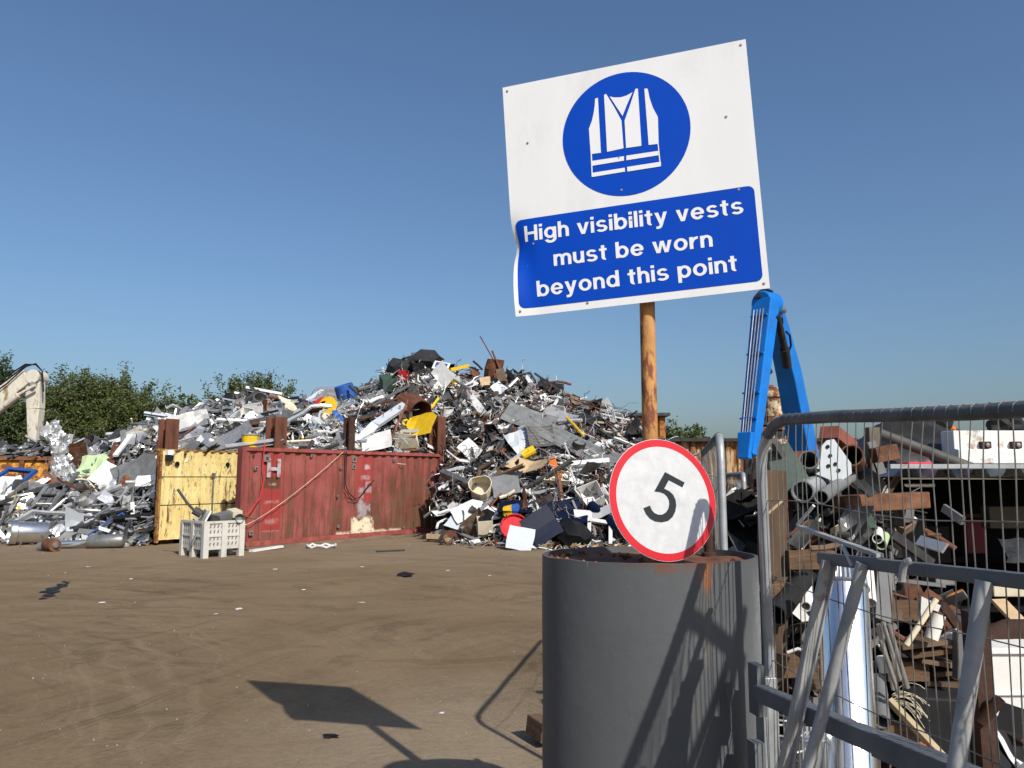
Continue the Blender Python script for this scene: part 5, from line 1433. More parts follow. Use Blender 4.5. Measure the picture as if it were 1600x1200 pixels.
flat_on_sign([[(cu + .259 * math.cos(2 * PI * i / 72), cv + .259 * math.sin(2 * PI * i / 72)) for i in range(72)]], .0012, 'blue_disc', M['sign_blue'], board)
c_bl = sg_uv(813, 485); c_tr = sg_uv(1180, 289); c_tl = sg_uv(805, 345); c_br = sg_uv(1190, 437)
flat_on_sign([rrect((c_bl[0] + c_tl[0]) / 2 , (c_tr[0] + c_br[0]) / 2, (c_bl[1] + c_br[1]) / 2, (c_tl[1] + c_tr[1]) / 2, .025)], .0012, 'blue_panel', M['sign_blue'], board)
def zq(pts): return [sg_uv(760 + a / 2.5, 40 + b / 2.5) for a, b in pts]
vest = [[(425, 287), (436, 283), (448, 498), (408, 503), (401, 405), (413, 372), (420, 340), (424, 310)],
        [(460, 272), (468, 268), (500, 320), (528, 372), (536, 480), (472, 494)],
        [(482, 278), (500, 282), (525, 281), (548, 274), (571, 261), (551, 306), (532, 354), (508, 318)],
        [(582, 248), (592, 247), (606, 470), (546, 479), (540, 372), (562, 310)],
        [(617, 247), (630, 247), (638, 285), (650, 320), (670, 358), (673, 462), (634, 467)],
        [(413, 530), (538, 511), (538, 528), (414, 549)], [(547, 509), (676, 489), (677, 506), (547, 527)],
        [(412, 577), (541, 556), (542, 571), (413, 593)], [(550, 553), (682, 532), (682, 550), (551, 571)],
        [(408, 503), (413, 502), (416, 580), (412, 593)], [(673, 462), (669, 463), (677, 548), (682, 550)]]
for k, pl in enumerate(vest):
    flat_on_sign([zq(pl)], .0024 + .00008 * k, 'vest_symbol', M['letter'], board)
T_, TY = .140, .112     # stroke widths of the lettering, upright and level
def rc(x0, y0, x1, y1): return [(x0, y0), (x1, y0), (x1, y1), (x0, y1)]
def rg(cx, cy, rx, ry, a0, a1, n=18, tx=None, ty=None):
    tx = tx or T_; ty = ty or TY
    o = []; i_ = []
    for k in range(n + 1):
        a = R(a0 + (a1 - a0) * k / n)
        o.append((cx + rx * math.cos(a), cy + ry * math.sin(a))); i_.append((cx + (rx - tx) * math.cos(a), cy + (ry - ty) * math.sin(a)))
    return ('strip', o, i_)
def glyph(ch):
    t = T_
    if ch == 'H': return .58, [rc(0, 0, t, .72), rc(.58 - t, 0, .58, .72), rc(t, .305, .58 - t, .425)]
    if ch == 'i': return t, [rc(0, 0, t, .52), rc(0, .60, t, .72)]
    if ch == 'l': return t, [rc(0, 0, t, .72)]
    if ch in 'hn': return .46, [rc(0, 0, t, .72 if ch == 'h' else .52), rg(.235, .30, .225, .23, 0, 165), rc(.46 - t, 0, .46, .30)]
    if ch == 'm': return .74, [rc(0, 0, t, .52), rg(.225, .32, .2135, .21, 0, 160), rc(.439 - t, 0, .439, .32), rg(.5265, .32, .2135, .21, 0, 160), rc(.74 - t, 0, .74, .32)]
    if ch == 'u': return .46, [rc(.46 - t, 0, .46, .52), rg(.225, .22, .225, .23, 180, 345), rc(0, .22, t, .52)]
    if ch == 'o': return .53, [rg(.265, .26, .265, .27, 0, 360, 36)]
    if ch in 'bp': return .52, [rc(0, 0, t, .72) if ch == 'b' else rc(0, -.20, t, .52), rg(.265, .26, .255, .27, 0, 360, 36)]
    if ch == 'd': return .52, [rc(.52 - t, 0, .52, .72), rg(.255, .26, .255, .27, 0, 360, 36)]
    if ch == 'g': return .52, [rc(.52 - t, 0, .52, .52), rg(.255, .27, .255, .26, 0, 360, 36), rg(.265, -.005, .255, .205, 195, 360)]
    if ch == 'e': return .52, [rg(.26, .26, .26, .27, 0, 328, 34), rc(.10, .215, .50, .305)]
    if ch == 's': return .47, [rg(.235, .37, .215, .16, 25, 270, 20, .128, .10), rg(.235, .15, .235, .16, -155, 90, 20, .132, .10)]
    if ch == 't': return .32, [rc(.085, .10, .085 + t, .66), rc(0, .42, .085, .52), rc(.085 + t, .42, .31, .52), rg(.085 + .14, .14, .14, .145, 180, 290, 10)]
    if ch == 'r': return .34, [rc(0, 0, t, .52), rg(.31, .26, .29, .265, 84, 178, 10)]
    if ch == 'v': return .50, [[(0, .52), (.148, .52), (.25, .17), (.352, .52), (.50, .52), (.325, 0), (.175, 0)]]
    if ch == 'w': return .76, [[(0, .52), (.143, .52), (.225, .17), (.308, .52), (.452, .52), (.535, .17), (.617, .52), (.76, .52), (.61, 0), (.462, 0), (.38, .33), (.298, 0), (.15, 0)]]
    if ch == 'y': return .50, [[(0, .52), (.148, .52), (.255, .19), (.352, .52), (.50, .52), (.305, -.05), (.265, -.14), (.205, -.19), (.13, -.205), (.045, -.20), (.045, -.095), (.12, -.095), (.165, -.07), (.183, -.01)]]
    return .20, []
def text_on_sign(txt, p0, p1, capmid):
    """lettering between two baseline pixels, one mesh per word"""
    a = sg_uv(*p0); b = sg_uv(*p1)
    gap = .074
    W0 = 0
    for ch in txt: W0 += glyph(ch)[0] + gap
    W0 -= gap
    k = math.hypot(b[0] - a[0], b[1] - a[1]) / W0; ang = math.atan2(b[1] - a[1], b[0] - a[0]); ky = capmid / .72
    ca_, sa_ = math.cos(ang), math.sin(ang)
    def uv(x, y): return a[0] + x * k * ca_ - y * ky * sa_, a[1] + x * k * sa_ + y * ky * ca_
    x = 0.0
    for word in txt.split(' '):
        mb = MB(); n = 0
        for ch in word:
            w_, parts = glyph(ch)
            for pt_ in parts:
                off = .0024 + .00012 * (n % 4); n += 1
                if isinstance(pt_, tuple):
                    _, o, i_ = pt_
                    for q in range(len(o) - 1):
                        mb.add([sgp(*uv(x + px_, py_), off) for px_, py_ in (o[q], o[q + 1], i_[q + 1], i_[q])], [(0, 1, 2, 3)])
                elif len(pt_) == 4:
                    (x0, y0), (x1, _), (_, y1), _ = pt_
                    mb.grid(lambda u, v: sgp(*uv(x + x0 + (x1 - x0) * u, y0 + (y1 - y0) * v), off), max(1, int((x1 - x0) / .08)), max(1, int((y1 - y0) / .08)))
                else:
                    mb.add([sgp(*uv(x + px_, py_), off) for px_, py_ in pt_], [tuple(range(len(pt_)))])
            x += w_ + gap
        x += .20 + gap
        mb.build('lettering', M['letter'], board)
text_on_sign('High visibility vests', (820, 378), (1162, 333), .066)
text_on_sign('must be worn', (866, 416), (1114, 385), .066)
text_on_sign('beyond this point', (840, 464), (1153, 423), .066)
for u, v in ((-.48, .48), (.48, .48), (-.48, -.48), (.48, -.48), (-.405, .235), (.40, .20), (-.03, .255 - .15), (-.41, -.2), (.42, -.1), (-.03, -.03), (0, -.16), (-.2, -.475)):
    b_ = MB(); b_.lathe([(.001, .0032), (.004, .003), (.0055, .0014)], sgp(u, v, 0), -SY, 10); b_.build('rivet', mat('rivet_grey', (.30, .30, .31), .5, .5), board)

# ------------------------------------------------------------------ round 5 sign
yaw5, lean5 = R(21), R(-10)
C5 = P(1037, 780, 2.86); R5 = .2235
M5 = Matrix.Rotation(yaw5, 3, 'Z') @ Matrix.Rotation(lean5, 3, 'X')
X5, Y5, Z5 = M5.col[0].copy(), M5.col[1].copy(), M5.col[2].copy()
rs5 = thing('speed_sign', 'round red rimmed speed limit sign propped on the drum against the post', 'sign', C5 - Z5 * R5)
def disc(r0, r1, off, name, m, n=72):
    mb = MB()
    if r0 <= 0:
        mb.add([C5 + X5 * (r1 * math.cos(2 * PI * i / n)) + Z5 * (r1 * math.sin(2 * PI * i / n)) - Y5 * off for i in range(n)], [tuple(range(n))])
    else:
        vs = []
        for r_ in (r0, r1):
            vs += [C5 + X5 * (r_ * math.cos(2 * PI * i / n)) + Z5 * (r_ * math.sin(2 * PI * i / n)) - Y5 * off for i in range(n)]
        mb.add(vs, [(i, (i + 1) % n, n + (i + 1) % n, n + i) for i in range(n)])
    return mb.build(name, m, plate5)
plate5 = MB().lathe([(.001, .0), (R5 + .002, .0), (R5 + .002, .0035), (.001, .0035)], C5, Y5, 72).build('backing_plate', M['alu_back'], rs5)
disc(R5 - .0265, R5 + .0005, .0012, 'red_ring', M['red_ring'])
disc(0, R5 - .0262, .0010, 'white_face', M['face5'])
def p5(px, py):
    r = ray(px, py); k = (C5 - CAMP).dot(Y5) / r.dot(Y5); q = CAMP + r * k - C5
    return q.dot(X5), q.dot(Z5)
def z5(a, b): return p5(820 + a / 3.75, 640 + b / 3.75)
bm5 = MB()
# the figure: flag, stem and bowl as one stroke outline
ro = [(820, 366), (935, 428), (920, 456), (842, 415), (822, 452)]
ct = (795, 562)
outer = []; inner = []
import cmath
def bowl(rx, ry, a0, a1, n=16):
    th = R(30)
    out = []
    for i in range(n + 1):
        a = R(a0 + (a1 - a0) * i / n)
        x = rx * math.cos(a); y = ry * math.sin(a)
        out.append((ct[0] + x, ct[1] + y))
    return out
def quad_strip(A, B):
    for i in range(len(A) - 1):
        pl = [z5(*A[i]), z5(*A[i + 1]), z5(*B[i + 1]), z5(*B[i])]
        bm5.add([C5 + X5 * a + Z5 * b - Y5 * .0022 for a, b in pl], [(0, 1, 2, 3)])
def poly5(pts):
    bm5.add([C5 + X5 * a + Z5 * b - Y5 * .0022 for a, b in (z5(*q) for q in pts)], [tuple(range(len(pts)))])
poly5([(820, 366), (935, 428), (922, 456), (842, 414)])
poly5([(820, 366), (842, 414), (812, 470), (757, 480)])
A = [(757, 480), (790, 484), (815, 494), (832, 510), (843, 532), (845, 556), (839, 582), (825, 603), (803, 616), (780, 616), (758, 606), (742, 588), (732, 562)]
B = [(812, 462), (845, 478), (868, 500), (882, 530), (886, 562), (880, 598), (864, 630), (838, 653), (800, 661), (762, 656), (732, 640), (708, 612), (693, 578)]
quad_strip(A, B)
bm5.build('numeral', M['black_ink'], plate5)

# ------------------------------------------------------------------ wire fence panels
def fence_panel(name_label, a, b, za, zb, r, pitch, hz, corner, m_wire=.0022, foot=True, dark=False, seed=1):
    """a near post, b far post (ground points)"""
    rr = random.Random(seed)
    a = Vector(a); b = Vector(b); d = (b - a); L = d.length; d = d / L
    root = thing('fence_panel', name_label, 'fence', a)
    nrm = Vector((-d.y, d.x, 0))
    def pt(s, z): return a + d * s + Vector((0, 0, z))
    def top(s): return za + (zb - za) * s / L
    pts = [pt(0, 0.02), pt(0, .6), pt(0, top(0) - corner)]
    pts += [pt(corner - corner * math.cos(t), top(corner) - corner + corner * math.sin(t)) for t in (R(22), R(45), R(67), R(90))]
    nseg = 12
    pts += [pt(corner + (L - 2 * corner) * i / nseg, top(corner + (L - 2 * corner) * i / nseg) + .003 * math.sin(i * 1.7)) for i in range(1, nseg)]
    pts += [pt(L - corner + corner * math.sin(t), top(L - corner) - corner + corner * math.cos(t)) for t in (0, R(22), R(45), R(67), R(90))]
    pts += [pt(L, .6), pt(L, 0.02)]
    if dark:
        MB().tube(pts[:5], r, 14).build('end_post', M['galv'], root, smooth=True); MB().tube(pts[-4:], r, 14).build('end_post', M['galv'], root, smooth=True)
        b_ = MB(); b_.tube(pts[4:-3], r * 1.02, 14); b_.build('top_rail', mat('shaded_rail', (0.105, 0.113, 0.12), 0.5, 0.1, .3, 9, rust=.1, bump=.15), root, smooth=True)  # rail colour darkened to stand in for its shaded side
    else:
        b_ = MB(); b_.tube(pts, r, 14); b_.build('frame', M['galv'], root, smooth=True)
    b_ = MB(); b_.tube([pt(.0, .16), pt(L, .16)], r * .8, 10); b_.build('bottom_rail', M['galv'], root, smooth=True)
    b_ = MB()
    n = int(L / pitch)
    for i in range(1, n + 1):
        s = i * pitch
        if s > L - .02: break
        k1, k2 = rr.uniform(-1, 1), rr.uniform(-1, 1)
        bow = .010 + (.012 if rr.random() < .2 else 0)
        t0 = top(s) - (corner - math.sqrt(max(0, corner ** 2 - max(0, corner - s) ** 2)) if s < corner else 0)
        pp = []
        for j in range(15):
            f = j / 14; z = t0 - r - (t0 - r - .16) * f
            pp.append(pt(s + bow * math.sin(f * 7 + k1 * 3) * k2 * .6, z) + nrm * (.004 + bow * math.sin(f * 5 + k2 * 3) * k1))
        # the wire wraps over the rail
        wrap = [pt(s, t0) + nrm * ((r + .0006) * math.sin(q)) + Vector((0, 0, (r + .0006) * math.cos(q))) for q in (R(250), R(300), R(350), R(40), R(90))]
        b_.tube(list(wrap) + pp[1:], m_wire, 5)
    for k, z in enumerate(hz):
        pp = [pt(L * j / 30, z + .010 * math.sin(j * .8 + k) + (-.03 * math.sin(PI * j / 30))) + nrm * (.008 + .006 * math.sin(j * 1.3 + 2 * k)) for j in range(31)]
        b_.tube(pp, m_wire * 1.05, 5)
    b_.build('wire_mesh', M['wire'], root, smooth=True)
    if foot:
        for s in (0, L):
            q = pt(s, 0); b_ = MB(); b_.box(q + Vector((0, 0, .07)), (.26, .62, .13), Euler((0, 0, math.atan2(d.y, d.x)))); b_.build('foot', mat('concrete_foot', (.30, .29, .27), .9, 0, .2, 9, bump=.3), root, bevel=.02)
    return root
FA = Vector((0.872, 2.70, 0)); FD = Vector((.221, -1.0, 0)).normalized(); FB = FA + FD * 3.4
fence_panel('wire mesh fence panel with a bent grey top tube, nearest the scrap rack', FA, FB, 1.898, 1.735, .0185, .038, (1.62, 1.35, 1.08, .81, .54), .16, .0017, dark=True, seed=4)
NA = P(1131, 860, 3.62); NB = P(1103, 860, 6.35)
fence_panel('edge on wire mesh fence panel running away behind the grey drum', (NA.x, NA.y, 0), (NB.x, NB.y, 0), 1.90, 1.90, .0185, .06, (1.65, 1.35, 1.05, .75, .45), .13, .002, seed=9)
TA = P(1166, 860, 5.6); TB = P(1128, 860, 8.2)
fence_panel('low pale wire barrier standing between the drum and the blue crane', (TA.x, TA.y, 0), (TB.x, TB.y, 0), P(1166, 741, 5.6).z, P(1166, 741, 5.6).z, .018, .05, (1.3, 1.0, .7), .06, .002, seed=12)
# wire tie on the near fence post
# ------------------------------------------------------------------ leaning barrier frame
def off_fence(px, off):
    """depth at which the sight line through px meets the plane beside the fence"""
    u = (px - 800) / 1200.0
    return (FA.x - off + FA.y * .221) / (u / 1.0 + .221)
gt = thing('steel_barrier', 'grey steel barrier frame leaning against the wire fence', 'barrier', (FA.x - .05, FA.y - .1, 0))
def fpt(px, py, off): return P(px, py, off_fence(px, off))
a = fpt(1283, 872, .035); b = fpt(1600, 908, .035); e = b + (b - a) * .9
b_ = MB(); b_.bar(a, e, .030, .032); b_.build('top_beam', M['galv_dark'], gt, bevel=.003)
a = fpt(1186, 1082, .06); b = fpt(1480, 1206, .045); e = b + (b - a) * .8
b_ = MB(); b_.bar(a, b.lerp(a, .28), .046, .050); b_.bar(b.lerp(a, .28), e, .055, .059); b_.build('lower_beam', M['galv_dark'], gt, bevel=.004)
def leg(pxa, pya, pxb, pyb, offa, offb, r, flat, label=None):
    Ya = off_fence(pxa, offa); A_ = P(pxa, pya, Ya); B_ = P(pxb, pyb, off_fence(pxb, offb))
    d = (B_ - A_); A_ = A_ + Vector((0, 0, .0)); foot = A_ + d * ((A_.z) / max(.05, -d.z))
    q = MB()
    if flat: q.bar(A_, foot, .040, .008, up=(.5, -1, 0)); q.bar(A_ + Vector((.02, .012, 0)), foot + Vector((.02, .012, 0)), .008, .03, up=(.5, -1, 0))
    else: q.tube([A_, A_.lerp(foot, .5), foot], r, 14)
    q.build('upright', M['bar_grey'], gt, smooth=not flat)
leg(1293, 876, 1228, 1180, .06, .14, .017, True)
leg(1348, 880, 1268, 1180, .055, .13, .0165, False)
leg(1538, 908, 1497, 1180, .06, .12, .0175, False)
a = fpt(1249, 823, .03); b = fpt(1375, 868, .045)
tag(MB().bar(a, b, .020, .010).build('steel_strip', M['bar_grey']), 'pale flat strip resting its end on the barrier frame top beam', 'strip')
MB().tube([fpt(1316, 852, .05), fpt(1324, 868, .05), fpt(1332, 885, .05)], .006, 6).build('tie_rod', M['galv'], gt)
MB().tube([fpt(1424, 876, .075), fpt(1416, 878, .085), fpt(1411, 888, .085), fpt(1409, 908, .085)], .009, 8).build('hook', M['bar_grey'], gt, smooth=True)
# square gate post beside the drum
q = Vector((0.835, 2.66, 0))
gp = thing('gate_post', 'galvanised square post stub standing between the drum and the fence post', 'post', q)
zt = P(1188, 1062, 2.64).z
b_ = MB(); b_.box((q.x + .02, q.y + .03, zt / 2), (.055, .055, zt), Euler((0, 0, .2))); b_.build('tube', M['galv'], gp, bevel=.003)
b_ = MB(); b_.box((q.x - .025, q.y - .02, zt - .03), (.03, .06, .16), Euler((0, 0, .2))); b_.build('bracket', M['galv_dark'], gp)
b_ = MB(); b_.box((q.x - .03, q.y + .0, zt / 2 - .1), (.035, .05, zt - .2), Euler((0, 0, .2))); b_.build('hinge_bar', M['galv_dark'], gp)

# timber frame added out of view, shaped to cast the drum's cross shadow
tv = to / to.z * 1.45
def on_drum(px, py):
    r = ray(px, py); r = r / r.y
    y = 2.5
    while y < 3.2:
        q = CAMP + r * y
        if ((q.x - DC.x) / DR) ** 2 + ((q.y - DC.y) / (DR * DY)) ** 2 < 1: return q
        y += .004
    return CAMP + r * 2.9
ca1, ca2 = on_drum(1074, 966) + tv, on_drum(1163, 1040) + tv
p1, p2 = on_drum(1160, 962) + tv, on_drum(1078, 1195) + tv
p3 = p1.lerp(p2, .40); p4 = on_drum(1112, 1190) + tv
pr = thing('shadow_prop', 'added unseen timber frame shaped to throw a cross shadow on the grey drum', 'prop', (p2.x, p2.y, 0))
def to_ground(a, b): return a + (b - a) * (a.z / max(.2, a.z - b.z))
b_ = MB(); b_.bar(ca1, ca2, .055, .03); b_.build('shadow_cross', M['timber'], pr)
b_ = MB(); b_.bar(p1, to_ground(p1, p2), .032, .03); b_.build('shadow_leg', M['timber'], pr)
b_ = MB(); b_.bar(p1 + Vector((.0, .035, 0)), to_ground(p1, p4) + Vector((.0, .035, 0)), .026, .03); b_.build('shadow_leg', M['timber'], pr)
# ------------------------------------------------------------------ the scrap rack behind the fence
fr = random.Random(77)
hr = random.Random(78)
def rtube(name, a, b, Y, r, m, label, cat, hollow=.86, n=18, Yb=None, smooth=True, mid=None):
    pts = [P(*a, Y)] + ([mid] if mid is not None else []) + [P(*b, Yb or Y)]
    o = MB().tube(pts, r, n, hollow=hollow).build(name, m, smooth=smooth)
    tag(o, label, cat); return o
def rbar(name, a, b, Y, wx, wy, m, label, cat, Yb=None, up=(0, -1, 0), bevel=.0):
    o = MB().bar(P(*a, Y), P(*b, Yb or Y), wx, wy, up=up).build(name, m, bevel=bevel)
    tag(o, label, cat); return o
# loose mass behind
mb = MB()
def mound(x, y):
    if x < 1.10 + .16 * (y - 3.4): return -1
    px = 800 + 1200 * x / y
    if px > 1700: return -1
    z = min(1.5, max(-.02, (y - 3.75) * 1.15)) + .16 * noise.noise(Vector((x * 1.6, y * 1.6, 8)))
    if px > 1395:
        z = min(z, .85 - .0032 * (px - 1395))
    return z
def cr_(u, v):
    y = 3.5 + 2.6 * v; x = 1.10 + .16 * (y - 3.4) + u * 3.6
    z = mound(x, y)
    return (x, y, max(-.05, z - .10) if 0 < v < 1 else -.05)
mb.grid(cr_, 60, 30, mi=SM.index('core'))
RM = ('char', 'dark', 'dark', 'core', 'core', 'rust', 'brown', 'grey', 'char', 'char', 'steel', 'core', 'dark', 'white', 'cream', 'rust', 'steel')
for i in range(1700):
    y = 3.6 + 2.4 * fr.random(); x = 1.15 + .16 * (y - 3.4) + 3.2 * fr.random()
    z = mound(x, y)
    if z < 0: continue
    k = .07 + .30 * fr.random() ** 1.5
    kind = fr.choice(('metal_sheet', 'metal_sheet', 'steel_tube', 'steel_beam', 'steel_beam', 'metal_box'))
    v, f = make(kind, k) if kind != 'metal_sheet' else g_sheet(k, k * .6, .25, seg=(3, 2))
    mb.add(v, f, SM.index(fr.choice(RM)), fr.random(), Matrix.Translation((x, y, z + .05 * fr.random())) @ orient(Vector((-.2, -.5, .7)).normalized(), .7).to_4x4())
struct(mb.build('scrap_rubble', [M[k] for k in SM], loc=(0, 0, 0), tone=True), 'stuff')

# a few dozen lengths of rod and strip poking through the pipes and timbers
for i in range(46):
    a = (fr.uniform(1215, 1500), fr.uniform(790, 1150)); l = fr.uniform(18, 60); an = fr.uniform(-.9, .9) if fr.random() < .6 else fr.uniform(0, 6.28)
    Yk = fr.uniform(3.85, 4.5); pa = P(*a, Yk); pb = P(a[0] + l * math.cos(an), a[1] + l * math.sin(an), Yk + fr.uniform(-.15, .15)); pm = (pa + pb) / 2 + Vector((0, 0, fr.uniform(-.03, .02)))
    m_ = fr.choice(('rust', 'steel', 'char', 'brown', 'white', 'alu', 'grey'))
    if fr.random() < .6: o = MB().tube([pa, pm, pb], fr.uniform(.006, .016), 7).build('steel_rod', M[m_], smooth=True)
    else: o = MB().bar(pa, pb, fr.uniform(.02, .06), fr.uniform(.008, .02), up=(fr.uniform(-1, 1), -1, fr.uniform(-1, 1))).build('steel_strip', M[m_])
    b2 = sorted((('pale holed plate', 1300, 720), ('long rusty beam', 1380, 785), ('polished flue', 1318, 1040), ('plank stack', 1460, 1035), ('leaning pale tubes', 1398, 1030), ('black slanting pipe', 1240, 925), ('hanging white pipe', 1355, 910), ('white bracket', 1455, 950), ('wire tangle', 1410, 1105), ('dark timber post', 1207, 850)), key=lambda L: (L[1] - a[0]) ** 2 + (L[2] - a[1]) ** 2)
    tag(o, f"{COL[m_]} {'rod' if 'rod' in o.name else 'strip'} poking out near the {b2[0][0]}, towards the {b2[1][0]}", 'rod' if 'rod' in o.name else 'strip', 'rods and strips poking from the scrap rack')
# pipes stacked at the top
rtube('steel_pipe', (1264, 718), (1262, 775), 4.5, .055, M['grey'], 'grey steel pipe with its open mouth highest on the pipe pile', 'pipe', Yb=5.6)
rtube('steel_pipe', (1254, 768), (1315, 742), 4.3, .062, M['galv'], 'wide pale grey pipe lying below the highest pipe', 'pipe', Yb=5.4)
rtube('steel_pipe', (1283, 777), (1330, 745), 4.1, .037, M['grey'], 'narrow grey pipe with a light rim below the holed plate', 'pipe', Yb=4.9)
rtube('steel_pipe', (1331, 711), (1345, 742), 4.6, .066, M['rustbeam'], 'rusty open pipe beside the white holed plate', 'pipe', Yb=5.6)
# white plate with holes
pl = [(1303, 686), (1330, 724), (1331, 740), (1310, 755), (1274, 740), (1279, 722), (1284, 697), (1292, 688)]
Yp = 4.55; c0 = P(1300, 720, Yp)
poly = [(P(a, b, Yp).x - c0.x, P(a, b, Yp).z - c0.z) for a, b in pl]
hp = thing('holed_plate', 'pale steel plate with round bolt holes among the pipes', 'plate', c0)
nv_ = Vector((-.25, -.95, .12)).normalized()
MB().prism(poly, c0, (1, 0, 0), (0, 0, 1), Vector((0, .012, 0))).build('plate', M['pale_steel'], hp)
for a, b in ((1293, 698), (1297, 712), (1305, 725), (1294, 728), (1310, 735), (1277, 735)):
    MB().lathe([(.001, 0), (.011, 0), (.011, .004)], P(a, b, Yp) - Vector((0, .003, 0)), (0, -1, 0), 12).build('bolt_hole', M['dark'], hp)
tag(MB().bar(P(1295, 675, 4.9), P(1325, 700, 5.1), .12, .08).build('steel_beam', mat('red_oxide', (0.26, 0.085, 0.06), .7, 0, .3, 8, rust=.2)), 'red oxide steel beam end behind the pale holed plate', 'beam')
# green grey hopper plate and long brown uprights beside the fence post
tag(MB().prism([(0, 0), (.12, .06), (.24, -.16), (.22, -.24), (.02, -.2)], P(1200, 708, 4.4), (1, 0, 0), (0, 0, 1), Vector((.05, .3, 0))).build('steel_plate', mat('dull_green_plate', (.09, .12, .105), .6, .1, .25, 5, dirt=.3)), 'dull green triangular plate beside the rounded fence corner', 'plate')
rbar('steel_beam', (1207, 688), (1240, 745), 4.3, .03, .05, M['grey'], 'grey edge bar sloping down beside the dull green plate', 'bar', Yb=4.6)
rbar('timber_post', (1206, 735), (1208, 1240), 4.25, .13, .10, mat('dark_timber', (0.10, 0.065, 0.04), .85, 0, .4, 7, stretch=(1, 1, .3)), 'dark brown timber post standing close behind the galvanised fence post', 'post')
rbar('timber_post', (1222, 760), (1226, 1240), 4.6, .10, .08, M['darkrust'], 'slimmer dark post beside the dark brown timber post', 'post')
rbar('timber_board', (1195, 806), (1222, 782), 4.1, .012, .02, M['tan'], 'thin pale lath sloping across the dark brown timber post', 'lath')
# long rusty beams and rack arms
rbar('steel_beam', (1228, 718), (1272, 716), 5.0, .10, .12, M['rust'], 'rust brown beam behind the highest pipe', 'beam')
rbar('steel_beam', (1310, 788), (1443, 781), 4.4, .10, .095, M['rustbeam'], 'long rusty box beam lying level across the rack', 'beam', Yb=4.6, up=(0, 0, 1), bevel=.006)
rbar('steel_beam', (1365, 712), (1398, 705), 4.8, .10, .09, M['rustbeam'], 'short rusty beam under the black sheeting', 'beam', up=(0, 0, 1))
for (x0, y0, x1, Y, lab) in ((1228, 874, 1300, 4.2, 'rusty brown timber block highest beside the barrier frame'), (1384, 954, 1437, 4.3, 'brown timber block end below the hook of the barrier frame'), (1380, 1046, 1445, 4.1, 'brown timber block end beside the silver tubes'),
                           (1372, 1146, 1427, 3.9, 'brown timber block end lowest in the rack'), (1200, 1040, 1245, 4.0, 'brown timber block by the fence post at half height'), (1260, 1058, 1290, 4.05, 'brown timber block behind the polished flue')):
    rbar('timber_block', (x0, y0), (x1, y0), Y, .095, .10, M['timber'], lab, 'timber', up=(0, 0, 1), bevel=.004)
rbar('timber_board', (1193, 930), (1214, 905), 4.0, .05, .14, M['timber'], 'orange brown board end beside the galvanised fence post', 'board')
# big shiny flue
ft_, fb_ = P(1317, 922, 3.58), P(1330, 1225, 3.22)
d = (fb_ - ft_); fb_ = ft_ + d * (ft_.z / -d.z)
fl = thing('flue_pipe', 'tall polished metal flue pipe standing behind the barrier frame', 'flue', fb_)
b_ = MB(); b_.tube([fb_, fb_.lerp(ft_, .35), fb_.lerp(ft_, .7), ft_], .106, 36, cap=False); b_.build('tube', M['chrome'], fl, smooth=True)
zx = (ft_ - fb_).normalized(); xx = zx.orthogonal().normalized(); yy = zx.cross(xx)
vs = []; fs = []
n = 72
for h, amp, rr_ in ((0, 0, .106), (.008, 0, .114), (.016, 0, .109), (.022, .004, .103), (.075, .004, .097), (.0751, .004, .093), (.02, .004, .093)):
    for k in range(n):
        a = 2 * PI * k / n; r_ = rr_ + (amp if k % 2 else -amp * .3)
        vs.append(ft_ + zx * h + (xx * math.cos(a) + yy * math.sin(a)) * r_)
for i in range(6):
    for k in range(n): fs.append((i * n + k, i * n + (k + 1) % n, (i + 1) * n + (k + 1) % n, (i + 1) * n + k))
MB().add(vs, fs).build('crimped_collar', M['inox'], fl)
t1, tb1 = P(1262, 1150, 3.35), P(1266, 1260, 3.3); tb1.z = 0
f2 = thing('flue_pipe', 'short polished flue pipe with a crimped top low beside the fence', 'flue', tb1)
MB().tube([tb1, t1], .088, 30, cap=False).build('tube', M['inox'], f2, smooth=True)
vs = []; fs = []; n = 60
for h, amp, rr_ in ((0, 0, .088), (.006, 0, .095), (.014, 0, .088), (.02, 0, .094), (.027, 0, .087), (.03, .004, .084), (.06, .004, .079), (.0601, .004, .075), (.02, .003, .076)):
    for k in range(n):
        a = 2 * PI * k / n; r_ = rr_ + (amp if k % 2 else -amp * .3); vs.append(t1 + Vector((math.cos(a) * r_, math.sin(a) * r_, h)))
for i in range(8):
    for k in range(n): fs.append((i * n + k, i * n + (k + 1) % n, (i + 1) * n + (k + 1) % n, (i + 1) * n + k))
MB().add(vs, fs).build('crimped_collar', M['inox'], f2)
q = P(1225, 1118, 3.3)
b_ = MB()
for k, z in enumerate((0, -.06, -.12)): b_.tube([q + Vector((math.cos(2 * PI * i / 20) * .075, math.sin(2 * PI * i / 20) * .075, z)) for i in range(20)], .005, 5, closed=True)
for k in range(8): b_.tube([q + Vector((math.cos(k * .785) * .075, math.sin(k * .785) * .075, .0)), q + Vector((math.cos(k * .785) * .07, math.sin(k * .785) * .07, -.9))], .004, 5)
tag(b_.build('wire_basket', M['galv']), 'round wire basket low between the fence post and the short flue', 'basket')
